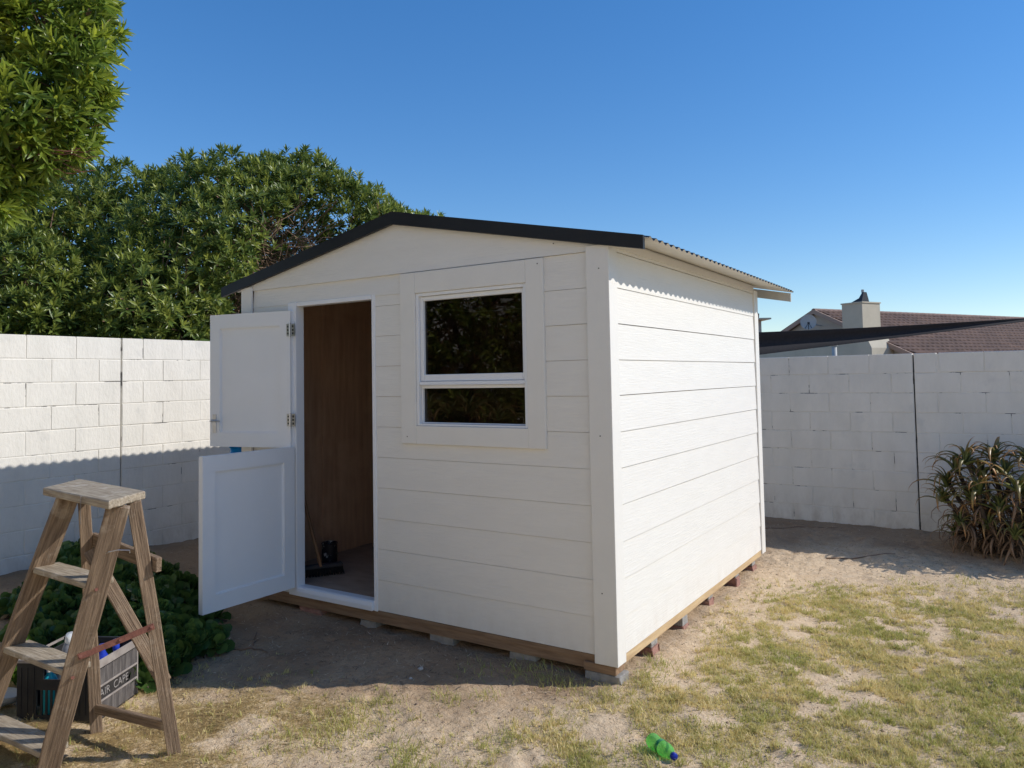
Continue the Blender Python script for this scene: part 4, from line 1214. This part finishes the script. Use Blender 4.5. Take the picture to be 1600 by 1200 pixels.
hs = [(-3.2, -3.0, 1.18, .5), (-3.65, -3.25, 1.12, .5), (-2.75, -2.9, 1.12, .45), (-3.3, -3.5, .85, .5), (-4.1, -3.4, 1.2, .5)]
aloe('tall aloe mirrored in the lower window pane', (-3.3, -3.3, gz(-3.3, -3.3)), hs, 4, 60)

# ------------------------------------------------------------------ fleshy ground shrub beside the door
def shrub():
    r = np.random.default_rng(21); rr = random.Random(21)
    t = thing('ground_shrub', 'low dark green shrub of round fleshy leaves between ladder and wall', 'shrub', (-3.6, -.6, .0))
    # patch outline on the ground
    N = 5200
    x = r.uniform(-5.3, -2.1, N); y = r.uniform(-2.0, .35, N)
    cx, cy = x + 3.50, y + .80
    u = cx * .93 - cy * .37; v = cx * .37 + cy * .93
    e = (u / 1.46) ** 2 + (v / .54) ** 2 + 1.3 * (fbm(x, y, 2.6, 3, 51) - .5)
    ok = (e < 1) & (x > -4.85)
    x, y, e = x[ok], y[ok], e[ok]
    h = .19 * np.sqrt(np.clip(1.02 - e, 0.01, 1)) * (.25 + 1.5 * fbm(x, y, 4.5, 3, 52))
    k = np.where(r.random(len(x)) < .62, 1, r.random(len(x)))
    z = ground_z(x, y) + .03 + h * k
    P = np.stack([x, y, z], 1)
    sel = r.choice(len(P), min(950, len(P)), replace=False); P = P[sel]
    ax = norm(np.stack([.5 * (P[:, 0] + 3.55) + .3 * r.normal(0, 1, len(P)), .8 * (P[:, 1] + .72) - .35 + .3 * r.normal(0, 1, len(P)), np.full(len(P), .8)], 1))
    base, d, side, ln, wd, rank = rosette_leaves(P, ax, 9, .105, .078, (.25, 1.15), .05, r)
    tint = np.clip((1 - rank) * .6 * np.repeat(r.uniform(.0, 1.1, len(P)), 9) + r.normal(.08, .1, len(rank)), 0, 1)
    s = pick_front(base, d, ln)
    leaf_parts(t, ROUND, s, base, d, side, ln, wd, tint, M['leaf_round'])
    mk = np.ones(len(base), bool); mk[s] = False
    o = link('foliage', leaves_mesh('foliage', ROUND, base[mk], d[mk], side[mk], ln[mk], wd[mk], tint[mk], M['leaf_round']), t); o['kind'] = 'stuff'
    g = G()
    for i in range(0, len(P), 2):
        p = Vector(P[i]); q = Vector((p.x + rr.uniform(-.1, .1), p.y + rr.uniform(-.1, .1), gz(p.x, p.y)))
        g.tube([q, p.lerp(q, .4) + Vector((rr.uniform(-.02, .02),) * 3), p], [.007, .006, .004], 4, caps=False)
    o = g.build('stems', M['aloe_stem'], t); o['kind'] = 'stuff'
shrub()
# lime leafed sprig at the left edge
r = np.random.default_rng(4)
t = thing('lime_plant', 'small lime green leafy plant left of the crate', 'plant', (-2.78, -1.72, gz(-2.78, -1.72)))
P = np.array([-2.80, -1.70, 0.05]) + r.normal(0, 1, (16, 3)) * np.array([.06, .06, .05])
ax = norm(np.array([[.2, -.2, 1]]) + .5 * r.normal(0, 1, (16, 3)))
base, d, side, ln, wd, rank = rosette_leaves(P, ax, 6, .11, .03, (.3, 1.1), .1, r)
leaf_parts(t, LANCE, range(len(base)), base, d, side, ln, wd, rank * 0, M['leaf_lime'])
g = G()
for p in P: g.tube([(-2.79, -1.71, gz(-2.79, -1.71) - .02), (p[0], p[1], p[2])], [.004, .003], 4, caps=False)
o = g.build('stems', M['leaf_lime'], t); o['kind'] = 'stuff'

# ------------------------------------------------------------------ grass, straw, debris
M['grass'] = mat('lawn_blade', (.34, .37, .085), (.47, .45, .14), 1.6, rough=.55, spec=.3, trans=.38, tint=(.78, .64, .31))
M['straw'] = mat('dry_straw', (.56, .42, .18), (.46, .33, .14), 9.0, rough=.7, trans=.2, tint=(.36, .25, .12))
M['debris'] = mat('dry_litter', (.13, .085, .06), (.22, .16, .11), 20.0, rough=.95, tint=(.78, .64, .46))
def blades(name, x, y, h, lean, w, tintv, m, r, lay=0.0):
    n = len(x)
    z = ground_z(x, y) - .002
    a = r.uniform(0, 6.283, n)
    dx, dy = np.cos(a), np.sin(a)
    b = r.uniform(0, 6.283, n)
    wx, wy = np.cos(b) * w, np.sin(b) * w
    p = np.stack([x, y, z], 1)
    l1, l2 = h * lean * .35, h * lean
    up1 = h * .55 * (1 - lay); up2 = h * np.sqrt(np.clip(1 - .5 * lean ** 2, .1, 1)) * (1 - lay) + .003
    mid = p + np.stack([dx * l1, dy * l1, up1], 1); tip = p + np.stack([dx * l2, dy * l2, up2], 1)
    wv = np.stack([wx, wy, 0 * wx], 1)
    V = np.stack([p - wv, p + wv, mid + wv * .75, mid - wv * .75, tip], 1)
    k = np.arange(n)[:, None, None] * 5
    F = (np.array([[0, 1, 2], [0, 2, 3], [3, 2, 4]])[None] + k).reshape(-1, 3)
    me = bigmesh(name, V.reshape(-1, 3), F, m, False, None, np.repeat(tintv, 5))
    o = link(name, me); o['kind'] = 'stuff'
    return o
def scatter(N, x0, x1, y0, y1, f, r):
    x = r.uniform(x0, x1, N); y = r.uniform(y0, y1, N)
    k = r.random(N) < f(x, y)
    u, v, z = project(np.stack([x, y, np.full(len(x), -.1)], 1))
    k &= (z > .3) & (u > -120) & (u < 1720) & (v < 1320)
    return x[k], y[k]
r = np.random.default_rng(71)
foot = lambda x, y: ~((x > -3.1) & (x < 0.02) & (y > .0) & (y < 3.0))
def gden(x, y):
    return np.clip(grass_mask(x, y) * 1.15, 0, 1) * foot(x, y) * (1 - .5 * sstep(1.5, 3.5, y))
x, y = scatter(420000, -3.2, 4.6, -2.4, 4.3, gden, r)
h = r.uniform(.009, .026, len(x)) * (.7 + .7 * fbm(x, y, 2.3, 3, 61))
tn_ = np.clip(fbm(x, y, 5.0, 3, 62) * 1.7 - .28 + r.normal(0, .28, len(x)), 0, 1)
print('grass', len(x))
o = blades('lawn_grass', x, y, h, r.uniform(.3, 1.35, len(x)), r.uniform(.0012, .0026, len(x)), tn_, M['grass'], r)
o['label'] = 'short patchy lawn, green and straw coloured, thinning to bare sand'
# small clumps: a fistful of blades each, green or straw coloured
cx_, cy_ = scatter(105000, -3.2, 4.6, -2.4, 4.3, lambda x, y: gden(x, y) * (.35 + .9 * (fbm(x, y, 11, 2, 91) > .47)), r)
u_, v_, z_ = project(np.stack([cx_, cy_, np.full(len(cx_), -.1)], 1))
print('clumps', len(cx_))
nb = 9
ct = np.clip(fbm(cx_, cy_, 4.0, 3, 92) * 1.9 - .42 + r.normal(0, .25, len(cx_)), 0, 1)
chh = r.uniform(.012, .038, len(cx_))
bx_ = np.repeat(cx_, nb) + r.normal(0, .011, len(cx_) * nb); by_ = np.repeat(cy_, nb) + r.normal(0, .011, len(cx_) * nb)
blades('grass_clumps', bx_, by_, np.repeat(chh, nb) * r.uniform(.6, 1.25, len(bx_)), r.uniform(.2, 1.25, len(bx_)), r.uniform(.0014, .0030, len(bx_)), np.clip(np.repeat(ct, nb) + r.normal(0, .12, len(bx_)), 0, 1), M['grass'], r)
# taller tufts
T = []
for (tx, ty, n, s) in ((-.92, -.83, 120, .05), (-.70, -.66, 60, .04), (-.62, -.64, 60, .03), (-.50, -.52, 60, .04), (-.95, -1.02, 260, .10), (-.86, -1.18, 260, .09), (-.45, -1.18, 220, .06), (-.37, -1.28, 200, .05), (-.15, -.86, 130, .05), (.03, -.20, 160, .05), (.12, .10, 160, .06),
                       (-.20, -.17, 140, .07), (-.36, -.15, 120, .08), (-.52, -.12, 140, .08), (-.75, -.25, 60, .1), (-1.0, -1.35, 160, .1), (-.05, -1.45, 200, .1), (-.22, -1.5, 140, .08), (.10, .35, 150, .07), (1.55, 3.1, 90, .06), (1.9, 2.8, 120, .1), (1.1, 2.9, 60, .06)):
    T.append(np.stack([tx + s * r.normal(0, 1, n), ty + s * r.normal(0, 1, n)], 1))
T = np.concatenate(T)
blades('grass_tufts', T[:, 0], T[:, 1], r.uniform(.018, .055, len(T)), r.uniform(.3, 1.1, len(T)), r.uniform(.0011, .0022, len(T)), np.clip(r.normal(.15, .2, len(T)), 0, 1), M['grass'], r)
# straw lying flat
sx_, sy_ = scatter(190000, -3.4, .2, -2.4, -.9, lambda x, y: straw_mask(x, y), r)
o = blades('dry_straw', sx_, sy_, r.uniform(.02, .085, len(sx_)), np.full(len(sx_), 1.0), r.uniform(.0009, .0021, len(sx_)), r.random(len(sx_)), M['straw'], r, lay=.86)
# litter: short twigs, bits of bark and leaf lying about
sx_, sy_ = scatter(130000, -4.8, 4.3, -2.2, 4.75, lambda x, y: foot(x, y) * (.14 + .65 * soil_shade_mask(x, y) + .3 * (fbm(x, y, 3, 3, 77) > .58)), r)
blades('litter', sx_, sy_, r.uniform(.012, .06, len(sx_)), np.full(len(sx_), 1.0), r.uniform(.0012, .0040, len(sx_)), (r.random(len(sx_)) < .42) * r.random(len(sx_)) ** .6, M['debris'], r, lay=.88)
# pebbles and clods
px_, py_ = scatter(26000, -4.5, 4.0, -2.2, 4.6, lambda x, y: foot(x, y) * .5, r)
O = np.array([(1, 0, 0), (-1, 0, 0), (0, 1, 0), (0, -1, 0), (0, 0, 1), (0, 0, -1)], float); OF = np.array([(0, 2, 4), (2, 1, 4), (1, 3, 4), (3, 0, 4), (2, 0, 5), (1, 2, 5), (3, 1, 5), (0, 3, 5)])
n = len(px_); s = r.uniform(.002, .007, n) * np.where(r.random(n) < .03, 2.0, 1)
V = np.stack([px_, py_, ground_z(px_, py_)], 1)[:, None] + O[None] * s[:, None, None] * r.uniform(.6, 1.3, (n, 6, 1)) * np.array([1, 1, .7])
me = bigmesh('clods', V.reshape(-1, 3), (OF[None] + (np.arange(n) * 6)[:, None, None]).reshape(-1, 3), mat('sandy_clod', (.36, .27, .19), (.24, .17, .12), 50, rough=.95), False)
o = link('clods', me); o['kind'] = 'stuff'
# a few fallen sticks near the shrub and along the wall
for i, (a, b, rad) in enumerate((((-2.32, -.72), (-2.02, -.66), .009), ((-2.2, -.62), (-2.42, -.42), .006), ((.45, 3.35), (.95, 3.75), .007), ((-.35, 4.2), (.35, 4.55), .006))):
    rr = random.Random(i); g = G()
    pts = [Vector((p.x, p.y, gz(p.x, p.y) + rad * .7)) for p in wander((*a, 0), (*b, 0), 6, .03, rr)]
    g.tube(pts, [rad * (1 - .1 * q) for q in range(7)], 6)
    tag(g.build('stick', M['twig'], None, True), ('short thick dead stick lying on dark soil by the round leaved shrub', 'thin dead stick on the soil in front of the lower door', 'crooked dry stick on the sand left of the aloe', 'long dry twig along the foot of the shaded wall')[i], 'stick')
for i, (x_, y_, s_) in enumerate(((-1.02, -.42, .016), (-.98, .0 - .55, .010), (.30, -1.02, .013))):
    rr = random.Random(i + 9)
    bm = bmesh.new(); bmesh.ops.create_icosphere(bm, subdivisions=2, radius=s_)
    for v in bm.verts: v.co += v.co * rr.uniform(-.18, .18); v.co.z *= .65
    me = bpy.data.meshes.new('pebble'); bm.to_mesh(me); bm.free(); me.materials.append(M['pebble'])
    o = link('pebble', me, None, Matrix.Translation((x_, y_, gz(x_, y_) + s_ * .3)))
    tag(o, ('larger white pebble on the dark soil in front of the shed', 'smaller white pebble on the dark soil in front of the shed', 'white pebble in the grass at the bottom edge')[i], 'pebble')

# ------------------------------------------------------------------ neighbouring house
AP = Vector((-4.301, 27.911, 4.006))
rr_ = Vector((-.709, 25.964, 0)) - Vector((-4.301, 27.911, 0))
gdir = rr_.normalized(); rdir = Vector((-gdir.y, gdir.x, 0))        # along the gable, along the ridge
half = 5.2; pitch = 1.908 / rr_.length
house = thing('house', 'neighbouring house with brown tiled roof and cream chimney beyond the wall', 'house', (AP.x, AP.y, -.1))
HM = Matrix(((gdir.x, rdir.x, 0, AP.x), (gdir.y, rdir.y, 0, AP.y), (0, 0, 1, 0), (0, 0, 0, 1)))
def hadd(name, g, m, bev=0): return g.build(name, m, house, bevel=bev, M4=HM)
LEN = 22.0; zr = AP.z; ez = zr - pitch * half
g = G(); g.prism([(-half + .5, -.1), (half - .5, -.1), (half - .5, zr - pitch * (half - .5) - .12), (0, zr - .12), (-half + .5, zr - pitch * (half - .5) - .12)], 'y', .25, LEN - .25); hadd('wall', g, M['house_wall'])
for sx in (-1, 1):
    g = G(); g.prism([(0, zr + .02), (sx * half, ez + .02), (sx * half, ez - .16), (0, zr - .16)], 'y', -.02, .06); hadd('barge_board', g, M['barge_house'])
g = G()
for sx in (-1, 1): g.prism([(0, zr - .03), (sx * half, ez - .03), (sx * half, ez - .08), (0, zr - .08)], 'y', .06, LEN)
hadd('roof', g, M['ridge_tile'])
# tiles: the slope seen from the yard; upper courses show, each tile a slightly lifted slab
crs = .32; tw_ = .30
def tile_mesh(seed):
    r = random.Random(seed); g = G()
    n = 6; pts = []
    top = []
    for i in range(n + 1):
        u = i / n; top.append((u * (tw_ - .006), .030 * math.sin(u * math.pi) ** 2 + r.uniform(-.002, .002)))
    V = []
    for s_, lift in ((0, .075), (crs + .05, .012)):
        for u, hh in top: V.append((s_, u, hh + lift))
    for u, hh in top: V.append((0, u, hh + .012))
    F = [(i, i + 1, n + 2 + i, n + 1 + i) for i in range(n)] + [(2 * n + 2 + i, 2 * n + 3 + i, i + 1, i) for i in range(n)]
    return V, F
TV = [tile_mesh(i) for i in range(5)]
cosP = 1 / math.sqrt(1 + pitch * pitch); sinP = pitch * cosP
SLm = Matrix(((-cosP, 0, sinP, 0), (0, 1, 0, 0), (sinP, 0, cosP, 0), (0, 0, 0, 1)))   # local: x up-slope, y along ridge
ncr = int(half / cosP / crs); ntl = int(LEN / tw_)
tmes = [mesh('roof_tile', v, f, M['tile'], True) for v, f in TV]
V = []; F = []; cnt = 0
r_ = random.Random(2)
cells = []
for c_ in range(ncr + 1):
    for k_ in range(ntl):
        s_ = c_ * crs                                            # distance down-slope from ridge to the tile's head
        foot_ = s_ + crs
        p = Vector((cosP * foot_, .06 + k_ * tw_ + (.15 if c_ % 2 else 0), zr - sinP * foot_ - .028))
        w = HM @ p
        u, v, z = project(np.array([w]))
        vis = (0 < u[0] < 1600) and v[0] < 556
        cells.append((z[0] if vis else 1e9, p))
cells.sort(key=lambda q: q[0])
for i, (z, p) in enumerate(cells):
    k_ = r_.randrange(5)
    M4 = Matrix.Translation(p) @ Matrix.Rotation(r_.uniform(-.01, .01), 4, 'Z') @ SLm
    if i < 300:
        link('roof_tile', tmes[k_], house, HM @ M4)
    else:
        b = len(V); V += [M4 @ Vector(v) for v in TV[k_][0]]; F += [[q + b for q in f] for f in TV[k_][1]]
me = mesh('roof_tiles', V, F, M['tile'], True); o = link('roof_tiles', me, house, HM); o['kind'] = 'stuff'
g = G()
for k_ in range(int(LEN / .4)):
    g.tube([(0, k_ * .4, zr - .05), (0, k_ * .4 + .41, zr - .055)], [.105, .115], 8, caps=True)
o = hadd('ridge_tiles', g, M['ridge_tile']); o['kind'] = 'stuff'
# chimney breast on the gable and its stack
def loc_of(w): return HM.inverted() @ Vector(w)
a = loc_of((-2.48, 26.703, 0)); 
ca = loc_of((-2.94, 26.407, 0)); cb = loc_of((-1.94, 27.052, 0))
cx0, cx1 = 1.05, 1.85
cx = 2.52
g = G(); g.box(cx - .42, cx + .42, -1.02, -.03, 2.95, 3.975); g.box(cx - .45, cx + .45, -1.05, -.0, 3.9753, 4.02); hadd('chimney', g, M['chimney'])
g = G(); g.prism([(cx - 4.6, -.1), (cx + .72, -.1), (cx + .72, 2.35), (cx + .42, 2.95), (cx - .42, 2.95), (cx - 1.1, 2.45), (cx - 4.6, 2.40)], 'y', -1.0, .2); hadd('chimney_breast', g, M['chimney'])
g = G(); V = [(-.30, -.22, 0), (.20, -.22, 0), (.20, .22, 0), (-.30, .22, 0), (.02, -.12, .17), (.20, -.16, .17), (.20, .16, .17), (.02, .12, .17), (.12, -.06, .38), (.20, -.08, .38), (.20, .08, .38), (.12, .06, .38)]
g.add([(x + cx, y - .52, z + 4.02) for x, y, z in V], [(0, 1, 5, 4), (1, 2, 6, 5), (2, 3, 7, 6), (3, 0, 4, 7), (4, 5, 9, 8), (5, 6, 10, 9), (6, 7, 11, 10), (7, 4, 8, 11), (8, 9, 10, 11)]); hadd('chimney_cowl', g, M['dark_metal'])
g = G(); g.tube([(cx + .10, -.52, 4.39), (cx + .10, -.52, 4.50)], .05, 8); hadd('flue', g, M['pale_grey'])
# satellite dish on the gable
dm = loc_of((-4.315, 27.335, 3.491))
tocam = (HM.inverted().to_3x3() @ (CAMP - HM @ Vector((-.15, -.6, 3.5)))).normalized()
q = tocam.lerp(Vector((.3, -.3, .6)), .18).normalized().to_track_quat('Z', 'Y').to_matrix().to_4x4()
DM = HM @ Matrix.Translation((.20, -.55, 3.49)) @ q
lathe('satellite_dish', [(0, -.05), (.15, -.04), (.285, 0), (.30, .008), (.285, -.006), (.15, -.05), (0, -.06)], M['dish'], house, DM, 28)
g = G(); g.tube([(0, -.28, -.01), (0, -.2, .2), (0, -.1, .34)], .014, 6); g.box(-.04, .04, -.13, -.05, .32, .40); g.tube([(-.12, -.24, 0), (-.02, -.1, .34)], .01, 5); g.tube([(.12, -.24, 0), (.02, -.1, .34)], .01, 5)
g.build('dish_arm', M['dark_metal'], house, M4=DM)
g = G(); g.tube([(.20, .2, 3.35), (.20, -.5, 3.45)], .025, 8); hadd('dish_bracket', g, M['pale_grey'])
g = G(); g.tube([(0, 0, -2.6), (0, 0, .02)], .085, 10); g.tube([(0, 0, .0), (0, 0, .07)], .125, 10); g.build('vent_pipe', M['pale_grey'], house, True, M4=Matrix.Translation((-3.079, 25.0, 2.44)))

# second, farther house: only its roof corner shows past the shed
far = thing('far_house', 'distant house corner with pale eave showing just past the shed', 'house', (-11, 38, -.1))
FM = Matrix.Translation((-8.72, 37.0, 0)) @ Matrix.Rotation(.57, 4, 'Z')
g = G(); g.box(-6, .05, 0, 6, -.1, 4.35); g.build('wall', M['house_wall'], far, M4=FM)
g = G(); g.box(-6.2, .45, -.4, 6.2, 4.3505, 4.43); g.build('eave', M['chimney'], far, M4=FM)
g = G(); g.prism([(-6.1, 4.4302), (.0, 4.4302), (.02, 4.70), (-.3, 4.80), (-3, 5.0), (-6.1, 4.6)], 'y', .2, 6); g.build('roof', M['tile'], far, M4=FM)

# unseen white house added behind the photographer to bounce sunlight onto the shed front
hm = thing('added_fill_house', 'white plastered house added unseen behind the photographer to bounce light', 'house', (1.0, -10.5, -.12))
g = G(); g.box(-8.5, 11.5, -14.0, -7.6, -.13, 6.2); g.build('wall', M['plaster_white'], hm)
g = G(); g.prism([(-7.3, 6.21), (-14.4, 6.21), (-10.8, 8.0)], 'x', -8.9, 11.9); g.build('roof', M['ridge_tile'], hm)
for x_, z_ in ((-4.6, .9), (-.2, .9), (4.8, .9), (-4.6, 3.8), (-.2, 3.8), (4.8, 3.8)):
    g = G(); g.box(x_, x_ + 1.5, -7.63, -7.57, z_, z_ + 1.2); w_ = g.build('window', M['trim'], hm)
    g = G(); g.box(x_ + .07, x_ + 1.43, -7.575, -7.56, z_ + .07, z_ + 1.13); p_ = g.build('pane', M['glass'], hm); p_.parent = w_; p_.location = (0, 0, 0)

# charcoal shade sail stretched beyond the wall
sl = thing('shade_sail', 'charcoal shade cloth stretched tight beyond the right hand wall', 'shade sail', (0, 10, -.1))
V = []; F = []; n = 24
a0, a1 = Vector((-2.4, 7.85, 2.155)), Vector((2.9, 13.6, 2.50))
b0, b1 = Vector((-2.4, 7.87, 1.70)), Vector((2.9, 13.6, 2.485))
for i in range(n + 1):
    t = i / n
    sag = -.035 * math.sin(math.pi * t)
    top_ = a0.lerp(a1, t) + Vector((0, 0, sag)); bot_ = b0.lerp(b1, t ** .96) + Vector((0, 0, sag * .2))
    for j in range(5):
        p = top_.lerp(bot_, j / 4); p += Vector((-.55, .5, 0)).normalized() * (.16 * math.sin(math.pi * j / 4) * (1 - t) + .01 * math.sin(9 * t + j))
        V.append(p)
for i in range(n):
    for j in range(4): F.append((i * 5 + j, i * 5 + j + 1, i * 5 + 6 + j, i * 5 + 5 + j))
me = mesh('cloth', V, F, M['sail'], True); o = link('cloth', me, sl)
md = o.modifiers.new('thickness', 'SOLIDIFY'); md.thickness = .004
g = G(); g.tube([(2.95, 13.65, -.1), (2.95, 13.65, 2.65)], .04, 10); g.build('post', M['dark_metal'], sl, True)
g = G(); g.tube([(-2.45, 7.8, -.1), (-2.45, 7.8, 2.3)], .04, 10); g.build('post', M['dark_metal'], sl, True)
